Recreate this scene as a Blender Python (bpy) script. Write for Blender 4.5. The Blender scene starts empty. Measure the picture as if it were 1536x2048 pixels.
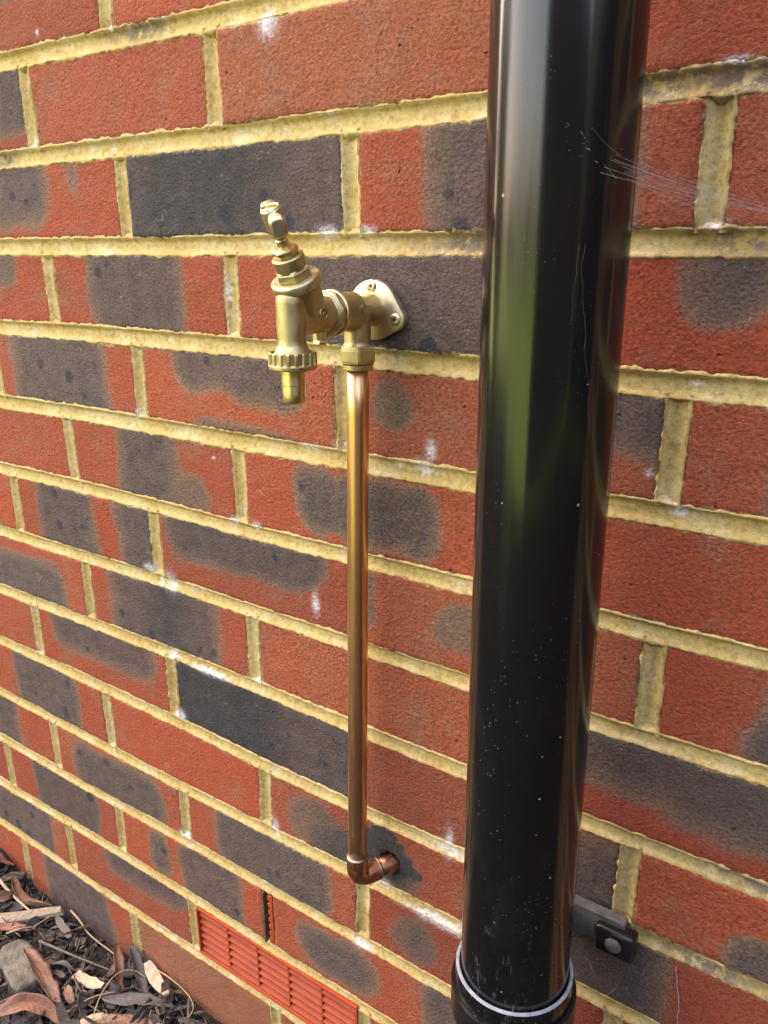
import bpy, bmesh, math, random
import numpy as np
from mathutils import Vector, Matrix

random.seed(7)
SC = bpy.context.scene
COL = SC.collection
ZG = 975.0                      # millimetres from the first bed joint down to the soil


def V(x, y, z):                 # wall millimetres -> metres, soil at z = 0
    return Vector((x / 1000.0, y / 1000.0, (z + ZG) / 1000.0))


# ------------------------------------------------------------------ camera
M = [[0.8238462701410559, 0.5667764325914448, -0.00646518626726493],
     [0.1728363901023337, -0.26205919750898715, -0.9494485553505816],
     [-0.5398193266556404, 0.7810822315606198, -0.3138560850281383]]
cam_d = bpy.data.cameras.new('camera')
cam = bpy.data.objects.new('camera', cam_d)
COL.objects.link(cam)
r_, d_, f_ = [Vector(m) for m in M]
loc = V(337.904, -449.003, -150.485)
mw = Matrix.Identity(4)
for i in range(3):
    mw[i][0], mw[i][1], mw[i][2], mw[i][3] = r_[i], -d_[i], -f_[i], loc[i]
cam.matrix_world = mw
cam_d.sensor_fit = 'HORIZONTAL'
cam_d.sensor_width = 36.0
cam_d.lens = 1603.73 / 1536 * 36.0
# portrait frame: the horizontal fit keeps the width as the reference side
cam_d.clip_start = 0.01
cam_d.clip_end = 400
SC.camera = cam

# ------------------------------------------------------------------ sky, sun, exposure
SUN = Vector((-0.75, 0.36, 0.85)).normalized()      # behind the house: the wall stands in its own shade
elev = math.asin(SUN.z)
world = bpy.data.worlds.new('World')
SC.world = world
world.use_nodes = True
wn = world.node_tree
bg = wn.nodes['Background']
sky = wn.nodes.new('ShaderNodeTexSky')
sky.sky_type = 'NISHITA'
sky.sun_disc = False
sky.sun_elevation = elev
sky.sun_rotation = math.atan2(SUN.x, SUN.y)
sky.air_density = 1.0
sky.dust_density = 4.0
sky.ozone_density = 1.0
wn.links.new(sky.outputs[0], bg.inputs[0])
bg.inputs[1].default_value = 0.15
sun_d = bpy.data.lights.new('sun', 'SUN')
sun_d.energy = 5.0
sun_d.angle = math.radians(0.6)
sun_d.color = (1.0, 0.95, 0.86)
sun = bpy.data.objects.new('sun', sun_d)
COL.objects.link(sun)
sun.rotation_euler = SUN.to_track_quat('Z', 'Y').to_euler()
vs = SC.view_settings
vs.view_transform = 'Standard'
vs.look = 'None'
vs.gamma = 1.0
vs.use_curve_mapping = False
vs.exposure = 3.62
vs.use_white_balance = True
vs.white_balance_temperature = 9300
vs.white_balance_tint = 22
SC.cycles.max_bounces = 8
SC.cycles.caustics_reflective = False
SC.cycles.caustics_refractive = False


# ------------------------------------------------------------------ helpers
def tag(o, label=None, cat=None, group=None, kind=None):
    if label:
        o['label'] = label
    if cat:
        o['category'] = cat
    if group:
        o['group'] = group
    if kind:
        o['kind'] = kind
    return o


def empty(name, p, label=None, cat=None, group=None, kind=None):
    o = bpy.data.objects.new(name, None)
    COL.objects.link(o)
    o.location = p
    o.empty_display_size = 0.02
    return tag(o, label, cat, group, kind)


def link(name, me, mat, parent=None, smooth=True):
    """link a mesh whose coordinates are world coordinates; keep it there under its parent"""
    o = bpy.data.objects.new(name, me)
    COL.objects.link(o)
    if mat and not me.materials:
        me.materials.append(mat)
    if smooth and me.polygons:
        me.polygons.foreach_set('use_smooth', [True] * len(me.polygons))
    if parent:
        o.parent = parent
        loc = parent.location.copy()
        p = parent.parent
        while p:
            loc += p.location
            p = p.parent
        if parent.type == 'EMPTY' or loc.length > 0:
            me.transform(Matrix.Translation(-loc))
    return o


def mesh_from(name, verts, faces):
    me = bpy.data.meshes.new(name)
    me.from_pydata([tuple(v) for v in verts], [], faces)
    me.update()
    return me


def bm_mesh(name, bm):
    me = bpy.data.meshes.new(name)
    bm.to_mesh(me)
    bm.free()
    return me


def frame(d):
    d = Vector(d).normalized()
    a = Vector((1, 0, 0)) if abs(d.x) < 0.8 else Vector((0, 0, 1))
    e1 = (a - d * a.dot(d)).normalized()
    return e1, d.cross(e1), d


def lathe(bm, o, d, prof, n=40, phase=0.0, caps=True):
    """revolve (radius, height) pairs given in mm about the axis o + h*d (world mm); n = 6 makes a hexagon"""
    e1, e2, d = frame(d)
    o = Vector(o)
    rings = []
    for (r, h) in prof:
        ring = []
        for k in range(n):
            a = 2 * math.pi * (k + phase) / n
            p = o + d * h + (e1 * math.cos(a) + e2 * math.sin(a)) * r
            ring.append(bm.verts.new(V(*p)))
        rings.append(ring)
    for a, b in zip(rings[:-1], rings[1:]):
        for k in range(n):
            bm.faces.new((a[k], a[(k + 1) % n], b[(k + 1) % n], b[k]))
    if caps:
        bm.faces.new(rings[0][::-1])
        bm.faces.new(rings[-1])


def tube(bm, pts, rads, n=20, caps=True):
    pts = [Vector(p) for p in pts]
    rings = []
    t0 = (pts[1] - pts[0]).normalized()
    e1, e2, _ = frame(t0)
    for i, p in enumerate(pts):
        t = ((pts[min(i + 1, len(pts) - 1)] - pts[max(i - 1, 0)])).normalized()
        e1 = (e1 - t * e1.dot(t)).normalized()
        e2 = t.cross(e1)
        r = rads if not hasattr(rads, '__len__') else rads[i]
        rings.append([bm.verts.new(V(*(p + (e1 * math.cos(2 * math.pi * k / n) + e2 * math.sin(2 * math.pi * k / n)) * r))) for k in range(n)])
    for a, b in zip(rings[:-1], rings[1:]):
        for k in range(n):
            bm.faces.new((a[k], a[(k + 1) % n], b[(k + 1) % n], b[k]))
    if caps:
        bm.faces.new(rings[0][::-1])
        bm.faces.new(rings[-1])


def box(bm, c, h, ax=None, bev=0.0, seg=2):
    """box of half sizes h about c, in wall mm, axes ax"""
    ax = ax or (Vector((1, 0, 0)), Vector((0, 1, 0)), Vector((0, 0, 1)))
    c = Vector(c)
    vs_ = []
    for i in (-1, 1):
        for j in (-1, 1):
            for k in (-1, 1):
                vs_.append(bm.verts.new(V(*(c + ax[0] * h[0] * i + ax[1] * h[1] * j + ax[2] * h[2] * k))))
    fs = [(0, 1, 3, 2), (4, 6, 7, 5), (0, 4, 5, 1), (2, 3, 7, 6), (0, 2, 6, 4), (1, 5, 7, 3)]
    faces = [bm.faces.new([vs_[i] for i in f]) for f in fs]
    if bev > 0:
        es = list({e for f in faces for e in f.edges})
        bmesh.ops.bevel(bm, geom=es, offset=bev / 1000, segments=seg, affect='EDGES', profile=0.5)


def remeshed(bm, voxel, smooth=3):
    """fuse overlapping closed shells into one cast-looking skin"""
    me = bm_mesh('tmp', bm)
    o = bpy.data.objects.new('tmp', me)
    COL.objects.link(o)
    m = o.modifiers.new('r', 'REMESH')
    m.mode = 'VOXEL'
    m.voxel_size = voxel / 1000
    s = o.modifiers.new('s', 'SMOOTH')
    s.iterations = smooth
    s.factor = 0.5
    dg = bpy.context.evaluated_depsgraph_get()
    out = bpy.data.meshes.new_from_object(o.evaluated_get(dg))
    bpy.data.objects.remove(o)
    bpy.data.meshes.remove(me)
    return out


def sharp(o, deg=35):
    o.data.update()
    try:
        o.data.set_sharp_from_angle(angle=math.radians(deg))
    except Exception:
        pass
    return o


def _hash(ix, iy, seed):
    h = (ix.astype(np.int64) * 374761393 + iy.astype(np.int64) * 668265263 + seed * 974711) & 0x7fffffff
    h = ((h ^ (h >> 13)) * 1274126177) & 0x7fffffff
    h = (h ^ (h >> 16)) & 0xffff
    return h / 32767.5 - 1.0


def vnoise(x, y, seed=0):
    """value noise in -1..1 on numpy arrays"""
    x = np.asarray(x, float) + 1000.0
    y = np.asarray(y, float) + 1000.0
    x, y = np.broadcast_arrays(x, y)
    ix, iy = np.floor(x), np.floor(y)
    fx, fy = x - ix, y - iy
    fx = fx * fx * (3 - 2 * fx)
    fy = fy * fy * (3 - 2 * fy)
    a, b = _hash(ix, iy, seed), _hash(ix + 1, iy, seed)
    c, d = _hash(ix, iy + 1, seed), _hash(ix + 1, iy + 1, seed)
    return (a * (1 - fx) + b * fx) * (1 - fy) + (c * (1 - fx) + d * fx) * fy


def fbm(x, y, seed=0, octs=3):
    s, a = 0, 1.0
    for k in range(octs):
        s = s + a * vnoise(np.asarray(x) * 2 ** k, np.asarray(y) * 2 ** k, seed + 17 * k)
        a *= 0.5
    return s / 1.75


def sstep(a, b, x):
    t = np.clip((x - a) / (b - a), 0, 1)
    return t * t * (3 - 2 * t)


# ------------------------------------------------------------------ materials
class NT:
    def __init__(self, name):
        self.m = bpy.data.materials.new(name)
        self.m.use_nodes = True
        self.t = self.m.node_tree
        self.b = self.t.nodes['Principled BSDF']

    def n(self, kind, **kw):
        nd = self.t.nodes.new(kind)
        for k, v in kw.items():
            if k in nd.inputs:
                self.set(nd.inputs[k], v)
            else:
                setattr(nd, k, v)
        return nd

    def set(self, sock, v):
        if hasattr(v, 'is_linked') or isinstance(v, bpy.types.NodeSocket):
            self.t.links.new(v, sock)
        else:
            sock.default_value = v

    def coord(self):
        return self.n('ShaderNodeNewGeometry').outputs['Position']

    def noise(self, scale, detail=4, rough=0.6, vec=None, dist=0.0):
        nd = self.n('ShaderNodeTexNoise', Scale=scale, Detail=detail, Roughness=rough, Distortion=dist)
        self.t.links.new(vec if vec is not None else self.coord(), nd.inputs['Vector'])
        return nd.outputs['Fac']

    def voro(self, scale, vec=None, feature='F1'):
        nd = self.n('ShaderNodeTexVoronoi', Scale=scale)
        nd.feature = feature
        self.t.links.new(vec if vec is not None else self.coord(), nd.inputs['Vector'])
        return nd

    def math(self, op, a, b=0.0, c=0.0, clamp=False):
        nd = self.n('ShaderNodeMath', operation=op)
        nd.use_clamp = clamp
        for i, v in enumerate((a, b, c)):
            self.set(nd.inputs[i], v)
        return nd.outputs[0]

    def rng(self, x, a, b, c=0.0, d=1.0, smooth=True):
        nd = self.n('ShaderNodeMapRange')
        nd.interpolation_type = 'SMOOTHSTEP' if smooth else 'LINEAR'
        nd.clamp = True
        for i, v in enumerate((x, a, b, c, d)):
            self.set(nd.inputs[i], v)
        return nd.outputs[0]

    def mix(self, fac, a, b, blend='MIX'):
        nd = self.n('ShaderNodeMix')
        nd.data_type = 'RGBA'
        nd.blend_type = blend
        self.set(nd.inputs[0], fac)
        for s, v in ((6, a), (7, b)):
            if isinstance(v, tuple) and len(v) == 3:
                v = v + (1.0,)
            self.set(nd.inputs[s], v)
        return nd.outputs[2]

    def ramp(self, fac, stops):
        nd = self.n('ShaderNodeValToRGB')
        cr = nd.color_ramp
        while len(cr.elements) < len(stops):
            cr.elements.new(0.5)
        for e, (p, c) in zip(cr.elements, stops):
            e.position = p
            e.color = c + (1.0,)
        self.set(nd.inputs[0], fac)
        return nd.outputs[0]

    def attr(self, name, typ='GEOMETRY'):
        nd = self.n('ShaderNodeAttribute')
        nd.attribute_name = name
        nd.attribute_type = typ
        return nd.outputs['Fac']

    def stretch(self, sx, sy, sz):
        nd = self.n('ShaderNodeMapping')
        nd.inputs['Scale'].default_value = (sx, sy, sz)
        self.t.links.new(self.coord(), nd.inputs['Vector'])
        return nd.outputs[0]

    def bump(self, h, strength, dist, prev=None):
        nd = self.n('ShaderNodeBump')
        nd.inputs['Strength'].default_value = strength
        nd.inputs['Distance'].default_value = dist
        self.t.links.new(h, nd.inputs['Height'])
        if prev is not None:
            self.t.links.new(prev, nd.inputs['Normal'])
        return nd.outputs[0]

    def out(self, color=None, rough=None, metal=None, normal=None, spec=None, **kw):
        for k, v in (('Base Color', color), ('Roughness', rough), ('Metallic', metal), ('Normal', normal), ('Specular IOR Level', spec)):
            if v is not None:
                if isinstance(v, tuple) and len(v) == 3:
                    v = v + (1.0,)
                self.set(self.b.inputs[k], v)
        for k, v in kw.items():
            self.set(self.b.inputs[k.replace('_', ' ')], v)
        return self.m


def mat_brick():
    t = NT('fired_brick')
    burn, core, tone, edge, lime = [t.attr(a) for a in ('burn', 'core', 'tone', 'edge', 'lime')]
    n1 = t.noise(70, 4, 0.6)
    n2 = t.noise(420, 4, 0.65)
    n3 = t.noise(1500, 2, 0.6)
    n4 = t.noise(22, 3, 0.5)
    grain = t.math('ADD', t.math('MULTIPLY', t.math('SUBTRACT', n2, 0.5), 0.10), t.math('MULTIPLY', t.math('SUBTRACT', n1, 0.5), 0.14))
    bb = t.math('ADD', t.math('ADD', burn, grain), t.math('MULTIPLY', t.math('SUBTRACT', t.noise(30, 3, 0.55, dist=0.4), 0.5), 0.30))
    red = t.ramp(t.math('ADD', tone, t.math('MULTIPLY', t.math('SUBTRACT', n4, 0.5), 0.7)),
                 [(0.0, (0.43, 0.080, 0.038)), (0.5, (0.40, 0.100, 0.050)), (1.0, (0.35, 0.135, 0.074))])
    brown = (0.285, 0.140, 0.088)
    dark = t.mix(t.rng(n1, 0.35, 0.7), (0.152, 0.106, 0.086), (0.108, 0.081, 0.071))
    red = t.mix(t.math('MULTIPLY', t.rng(t.noise(26, 4, 0.65), 0.50, 0.70), 0.55), red, (0.30, 0.150, 0.092))
    c = t.mix(t.rng(bb, 0.26, 0.50), red, brown)
    c = t.mix(t.rng(bb, 0.44, 0.66), c, (0.190, 0.122, 0.088))
    c = t.mix(t.rng(bb, 0.60, 0.98), c, dark)
    c = t.mix(t.math('MULTIPLY', core, t.rng(n1, 0.25, 0.6, 0.55, 1.0)), c, (0.062, 0.060, 0.057))
    # iron spots, blue-black, only in the burnt parts
    v = t.voro(46)
    sz = t.math('MULTIPLY', t.n('ShaderNodeSeparateColor', Color=v.outputs['Color']).outputs[0], 0.26)
    warp = t.math('ADD', v.outputs['Distance'], t.math('MULTIPLY', t.math('SUBTRACT', n2, 0.5), 0.25))
    pick = t.math('GREATER_THAN', t.n('ShaderNodeSeparateColor', Color=v.outputs['Color']).outputs[1], 0.72)
    spot = t.math('MULTIPLY', t.math('MULTIPLY', t.rng(warp, sz, t.math('ADD', sz, 0.10), 1.0, 0.0), pick), t.rng(bb, 0.55, 0.8))
    c = t.mix(t.math('MULTIPLY', spot, 0.8), c, (0.038, 0.046, 0.062))
    # value grain painted in where bump shading is faint, and pale sand grains
    c = t.mix(1.0, c, t.ramp(n2, [(0.30, (0.56, 0.53, 0.52)), (0.5, (1.0, 1.0, 1.0)), (0.72, (1.36, 1.32, 1.28))]), 'MULTIPLY')
    v2 = t.voro(330)
    sp = t.math('MULTIPLY', t.math('GREATER_THAN', t.n('ShaderNodeSeparateColor', Color=v2.outputs['Color']).outputs[0], 0.95), t.rng(t.math('ADD', v2.outputs['Distance'], t.math('MULTIPLY', n3, 0.5)), 0.28, 0.48, 1.0, 0.0))
    c = t.mix(t.math('MULTIPLY', sp, 0.6), c, (0.58, 0.47, 0.38))
    # yellow mortar smeared in thin ragged crumbs along the arris
    sm = t.math('ADD', t.math('MULTIPLY', t.math('SUBTRACT', t.noise(240, 5, 0.7), 0.5), 9.0), t.math('MULTIPLY', t.math('SUBTRACT', n4, 0.5), 8.0))
    smear = t.rng(t.math('SUBTRACT', edge, sm), 0.2, 1.6, 0.85, 0.0)
    c = t.mix(smear, c, (0.50, 0.36, 0.15))
    far = t.math('MULTIPLY', t.rng(t.noise(48, 4, 0.6), 0.63, 0.70), t.rng(t.noise(560, 3, 0.7), 0.54, 0.62))
    c = t.mix(t.math('MULTIPLY', far, 0.75), c, (0.55, 0.40, 0.2))
    oi = t.n('ShaderNodeObjectInfo').outputs['Random']
    c = t.mix(1.0, c, t.ramp(oi, [(0.0, (0.84, 0.84, 0.86)), (0.35, (1.0, 0.97, 0.95)), (0.7, (1.06, 1.08, 1.04)), (1.0, (1.16, 1.10, 1.02))]), 'MULTIPLY')
    # efflorescence
    lm = t.math('MULTIPLY', t.rng(t.math('ADD', lime, t.math('MULTIPLY', t.math('SUBTRACT', t.noise(300, 5, 0.75), 0.5), 1.9)), 0.42, 1.25), 0.95)
    c = t.mix(t.math('MULTIPLY', t.rng(lime, 0.1, 0.9), t.rng(n1, 0.35, 0.65, 0.05, 0.38)), c, (0.62, 0.58, 0.56))
    c = t.mix(lm, c, (0.82, 0.81, 0.80))
    pits = t.voro(120)
    pit = t.math('MULTIPLY', t.math('GREATER_THAN', t.n('ShaderNodeSeparateColor', Color=pits.outputs['Color']).outputs[0], 0.94), t.rng(pits.outputs['Distance'], 0.05, 0.17, 1.0, 0.0))
    c = t.mix(t.math('MULTIPLY', pit, 0.55), c, (0.05, 0.025, 0.02))  # shade of the small pits painted dark as well as dented
    nb = t.bump(t.noise(95, 3, 0.5), 0.5, 0.002)
    nb = t.bump(t.math('SUBTRACT', t.noise(470, 5, 0.65), t.math('MULTIPLY', pit, 0.9)), 1.0, 0.0036, nb)
    return t.out(c, t.rng(n2, 0.3, 0.7, 0.78, 0.95), 0.0, nb, 0.25)


def mat_mortar():
    t = NT('yellow_mortar')
    lime, crust = t.attr('lime'), t.attr('crust')
    n1, n2, n3 = t.noise(30, 4, 0.6), t.noise(260, 5, 0.7), t.noise(1100, 3, 0.7)
    c = t.ramp(n1, [(0.30, (0.50, 0.325, 0.110)), (0.5, (0.56, 0.395, 0.150)), (0.68, (0.61, 0.475, 0.235))])
    c = t.mix(t.rng(t.noise(46, 5, 0.7), 0.52, 0.74, 0.0, 0.75), c, (0.62, 0.53, 0.36))
    c = t.mix(t.math('MULTIPLY', t.rng(t.noise(55, 4, 0.7, vec=t.stretch(1, 1, 1.7)), 0.62, 0.74), 0.55), c, (0.26, 0.22, 0.17))
    c = t.mix(1.0, c, t.ramp(n2, [(0.30, (0.66, 0.62, 0.56)), (0.5, (1, 1, 1)), (0.70, (1.18, 1.18, 1.2))]), 'MULTIPLY')
    v = t.voro(420)
    dk = t.math('MULTIPLY', t.math('GREATER_THAN', t.n('ShaderNodeSeparateColor', Color=v.outputs['Color']).outputs[0], 0.93), t.rng(v.outputs['Distance'], 0.1, 0.35, 1.0, 0.0))
    c = t.mix(t.math('MULTIPLY', dk, 0.6), c, (0.16, 0.13, 0.10))
    cr = t.math('MULTIPLY', crust, t.rng(t.noise(120, 5, 0.75), 0.38, 0.54))
    c = t.mix(t.math('MULTIPLY', cr, 0.95), c, (0.185, 0.14, 0.105))
    lm = t.math('MULTIPLY', t.rng(t.math('ADD', lime, t.math('MULTIPLY', t.math('SUBTRACT', t.noise(260, 5, 0.75), 0.5), 2.0)), 0.45, 1.35), 0.9)
    c = t.mix(lm, c, (0.84, 0.82, 0.79))
    nb = t.bump(t.noise(620, 5, 0.7), 0.7, 0.0013)
    nb = t.bump(t.math('ADD', t.math('MULTIPLY', cr, 0.6), t.noise(140, 4, 0.6)), 0.4, 0.0022, nb)
    return t.out(c, 0.93, 0.0, nb, 0.15)


def mat_metal(name, col, col2, rough, grain=0.0, gscale=900, blotch=40, metal=1.0, r2=None):
    t = NT(name)
    n1 = t.noise(blotch, 4, 0.6)
    c = t.mix(t.rng(n1, 0.35, 0.7), col, col2)
    rg = t.rng(t.noise(blotch * 2.3, 4, 0.6), 0.3, 0.7, rough * 0.8, r2 or rough * 1.25)
    nb = t.bump(t.noise(gscale, 3, 0.6), grain, 0.0004) if grain else None
    return t.out(c, rg, metal, nb)


def mat_copper():
    t = NT('copper_tube')
    s = t.noise(1.0, 4, 0.6, vec=t.stretch(260, 260, 14))
    b = t.noise(18, 4, 0.65)
    c = t.mix(t.rng(s, 0.3, 0.7), (0.88, 0.50, 0.27), (0.78, 0.42, 0.21))
    z = t.n('ShaderNodeSeparateXYZ', Vector=t.coord()).outputs[2]
    lowbrown = t.math('MULTIPLY', t.rng(t.math('ADD', z, t.math('MULTIPLY', t.math('SUBTRACT', b, 0.5), 0.25)), 0.70, 0.36), 0.6)  # browner and duller towards the foot of the tube
    c = t.mix(lowbrown, c, (0.52, 0.275, 0.150))
    c = t.mix(t.math('MULTIPLY', t.rng(b, 0.55, 0.75), 0.3), c, (0.44, 0.30, 0.12))
    rg = t.math('ADD', t.rng(s, 0.2, 0.8, 0.26, 0.40), t.math('MULTIPLY', lowbrown, 0.08))
    nb = t.bump(s, 0.10, 0.0003)
    return t.out(c, rg, 1.0, nb)


def mat_fitting():
    t = NT('soldered_copper')
    b = t.noise(110, 4, 0.65, dist=1.0)
    c = t.ramp(b, [(0.32, (0.20, 0.085, 0.05)), (0.48, (0.50, 0.21, 0.11)), (0.62, (0.62, 0.29, 0.17)), (0.72, (0.36, 0.33, 0.31))])
    return t.out(c, t.rng(b, 0.3, 0.7, 0.32, 0.55), t.rng(b, 0.3, 0.45, 0.5, 1.0), t.bump(t.noise(500, 3), 0.25, 0.0006))


def mat_pvc():
    t = NT('black_pvc')
    z = t.n('ShaderNodeSeparateXYZ', Vector=t.coord()).outputs[2]
    streak = t.noise(1.0, 5, 0.6, vec=t.stretch(150, 150, 1.6))
    v = t.voro(150)
    sc = t.n('ShaderNodeSeparateColor', Color=v.outputs['Color'])
    lowz = t.rng(z, 0.75, 0.30, 0.0, 1.0)
    thr = t.math('SUBTRACT', 0.93, t.math('MULTIPLY', lowz, 0.33))
    dot = t.math('MULTIPLY', t.math('GREATER_THAN', sc.outputs[0], thr), t.rng(v.outputs['Distance'], t.math('MULTIPLY', sc.outputs[1], 0.07), t.math('ADD', t.math('MULTIPLY', sc.outputs[1], 0.10), 0.05), 1.0, 0.0))
    v2 = t.voro(520)
    fine = t.math('MULTIPLY', t.math('GREATER_THAN', t.n('ShaderNodeSeparateColor', Color=v2.outputs['Color']).outputs[0], 0.86), t.rng(v2.outputs['Distance'], 0.08, 0.3, 1.0, 0.0))
    fine = t.math('MULTIPLY', fine, t.math('MULTIPLY', t.rng(t.noise(30, 4, 0.6, vec=t.stretch(1, 1, 0.4)), 0.46, 0.66), t.math('ADD', 0.15, t.math('MULTIPLY', lowz, 0.85))))
    dust = t.math('MULTIPLY', t.rng(t.noise(26, 5, 0.7, vec=t.stretch(1.6, 1.6, 0.6)), 0.45, 0.8), t.math('ADD', 0.012, t.math('MULTIPLY', lowz, 0.04)))
    sm = t.math('MULTIPLY', t.rng(z, 0.475, 0.40, 0.0, 1.0), t.rng(t.noise(70, 5, 0.75, vec=t.stretch(2.2, 2.2, 0.7)), 0.55, 0.75))
    scr = t.voro(1.0, vec=t.stretch(420, 420, 22))
    ssel = t.math('MULTIPLY', t.math('GREATER_THAN', t.n('ShaderNodeSeparateColor', Color=scr.outputs['Color']).outputs[0], 0.985), t.rng(scr.outputs['Distance'], 0.05, 0.2, 1.0, 0.0))
    c = t.mix(dust, (0.0040, 0.0042, 0.0048), (0.22, 0.21, 0.19))
    c = t.mix(t.math('MULTIPLY', ssel, 0.35), c, (0.5, 0.5, 0.5))
    c = t.mix(t.math('MULTIPLY', sm, 0.30), c, (0.34, 0.34, 0.33))
    c = t.mix(t.math('MULTIPLY', t.math('MULTIPLY', dot, sc.outputs[2]), 0.6), c, (0.55, 0.53, 0.50))
    c = t.mix(t.math('MULTIPLY', fine, 0.45), c, (0.66, 0.65, 0.62))
    rg = t.math('ADD', t.rng(streak, 0.3, 0.75, 0.12, 0.22), t.math('ADD', t.math('MULTIPLY', dust, 0.8), t.math('MULTIPLY', t.math('ADD', dot, fine), 0.5)))
    nb = t.bump(streak, 0.05, 0.0006)
    nb = t.bump(t.noise(26, 2, 0.5, vec=t.stretch(1, 1, 0.25)), 0.05, 0.004, nb)
    return t.out(c, rg, 0.0, nb, 0.55)


def mat_plain(name, c1, c2, scale, rough=0.8, bump=0.0, bscale=None, bd=0.001, spec=0.3, vec=None):
    t = NT(name)
    n1 = t.noise(scale, 4, 0.65, vec=t.stretch(*vec) if vec else None)
    c = t.mix(t.rng(n1, 0.32, 0.7), c1, c2)
    nb = t.bump(t.noise(bscale or scale * 3, 4, 0.65, vec=t.stretch(*vec) if vec else None), bump, bd) if bump else None
    return t.out(c, rough, 0.0, nb, spec)


def mat_bark(name, c1, c2, rough=0.75):
    t = NT(name)
    oi = t.n('ShaderNodeObjectInfo').outputs['Random']
    n = t.noise(240, 5, 0.7, vec=t.stretch(1, 1, 2.5))
    c = t.mix(t.rng(n, 0.3, 0.72), c1, c2)
    c = t.mix(1.0, c, t.ramp(oi, [(0.0, (0.6, 0.6, 0.62)), (0.45, (1, 1, 1)), (0.8, (1.7, 1.55, 1.4)), (1.0, (3.2, 2.6, 2.1))]), 'MULTIPLY')
    return t.out(c, rough, 0.0, t.bump(n, 0.7, 0.0015), 0.4)


def mat_leaf(name, c1, c2, rough=0.45):
    t = NT(name)
    n = t.noise(60, 4, 0.6)
    n2 = t.noise(420, 4, 0.6)
    c = t.mix(t.rng(n, 0.3, 0.7), c1, c2)
    c = t.mix(1.0, c, t.ramp(n2, [(0.3, (0.78, 0.76, 0.74)), (0.6, (1.08, 1.05, 1.0))]), 'MULTIPLY')
    ac, al = t.attr('across'), t.attr('along')
    vein = t.math('SINE', t.math('MULTIPLY', t.math('SUBTRACT', al, t.math('MULTIPLY', ac, 0.13)), 75.0))
    vein = t.math('MULTIPLY', t.rng(vein, 0.72, 1.0), t.rng(ac, 0.0, 0.06))
    rib = t.math('MAXIMUM', t.math('MULTIPLY', vein, 0.45), t.rng(ac, 0.0, 0.09, 1.0, 0.0))
    c = t.mix(t.math('MULTIPLY', rib, 0.45), c, (0.42, 0.28, 0.18))
    c = t.mix(t.rng(t.noise(130, 4, 0.7), 0.60, 0.72, 0.0, 0.65), c, (0.075, 0.05, 0.038))
    c = t.mix(t.math('MULTIPLY', t.rng(ac, 0.75, 1.0), 0.5), c, (0.12, 0.07, 0.045))
    nb = t.bump(n2, 0.3, 0.0006)
    return t.out(c, rough, 0.0, t.bump(rib, 0.6, 0.0008, nb), 0.35)


BRICK = mat_brick()
MORTAR = mat_mortar()
CORE = mat_plain('shade_dark_masonry', (0.05, 0.042, 0.035), (0.03, 0.026, 0.022), 40, 0.95)  # near black stands for shade in wall holes; upper wall shares it
BRASS = mat_metal('cast_brass', (0.54, 0.44, 0.225), (0.43, 0.335, 0.15), 0.46, 0.35, 1300, 55)
BRASS_T = mat_metal('turned_brass', (0.76, 0.60, 0.31), (0.66, 0.49, 0.22), 0.36, 0.0, blotch=70)
BRASS_P = mat_metal('pale_brass', (0.61, 0.525, 0.325), (0.51, 0.425, 0.235), 0.44, 0.25, 1100, 60)
ZINC = mat_metal('zinc_screw', (0.66, 0.62, 0.44), (0.52, 0.49, 0.33), 0.33, 0.15, 900, 120)
COPPER = mat_copper()
FITTING = mat_fitting()
SOLDER = mat_metal('solder', (0.40, 0.34, 0.27), (0.30, 0.25, 0.20), 0.35, 0.3, 900, 200)
CEMENT = mat_plain('grey_cement', (0.10, 0.10, 0.098), (0.055, 0.055, 0.055), 110, 0.95, 0.8, 420, 0.002, 0.2)
PVC = mat_pvc()
PVC_M = mat_plain('dusty_black_plastic', (0.006, 0.006, 0.007), (0.014, 0.014, 0.014), 60, 0.3, 0.15, 500, 0.0005, 0.4)
PVC_G = mat_plain('dusty_lit_plastic', (0.115, 0.108, 0.098), (0.065, 0.062, 0.058), 90, 0.6, 0.2, 500, 0.0005, 0.3)  # black plastic greyed by dust and by light painted into its colour
CHALK = mat_plain('chalky_cut_plastic', (0.34, 0.35, 0.38), (0.22, 0.23, 0.25), 260, 0.85, 0.3, 900, 0.0005, 0.2)
TERRA = mat_plain('terracotta_plastic', (0.46, 0.072, 0.026), (0.38, 0.058, 0.022), 45, 0.5, 0.1, 300, 0.0006, 0.2)
VOID = mat_plain('void_shade', (0.012, 0.008, 0.007), (0.02, 0.012, 0.01), 60, 0.9)  # near black colour standing for shade inside openings and recesses
WEEPBR = mat_plain('brown_plastic', (0.10, 0.062, 0.042), (0.15, 0.10, 0.07), 90, 0.5)
SOIL = mat_plain('dark_soil', (0.022, 0.018, 0.015), (0.045, 0.036, 0.028), 60, 0.95, 0.9, 160, 0.006, 0.2)
BARK = mat_bark('shredded_bark', (0.028, 0.024, 0.022), (0.085, 0.072, 0.062))
BARK3 = mat_plain('bark_fibre', (0.032, 0.026, 0.022), (0.15, 0.115, 0.085), 26, 0.8, 0.4, 300, 0.001, 0.3)
BARK2 = mat_bark('weathered_wood', (0.17, 0.135, 0.10), (0.30, 0.25, 0.19), 0.8)
PALE = mat_bark('pale_wood', (0.42, 0.33, 0.22), (0.56, 0.46, 0.32), 0.8)
STONE = mat_plain('rough_stone', (0.12, 0.105, 0.078), (0.22, 0.195, 0.145), 60, 0.9, 0.8, 190, 0.003)
LEAF = mat_leaf('dry_leaf', (0.19, 0.10, 0.065), (0.36, 0.20, 0.125))
LEAF2 = mat_leaf('rust_leaf', (0.20, 0.082, 0.05), (0.36, 0.165, 0.095))
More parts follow.
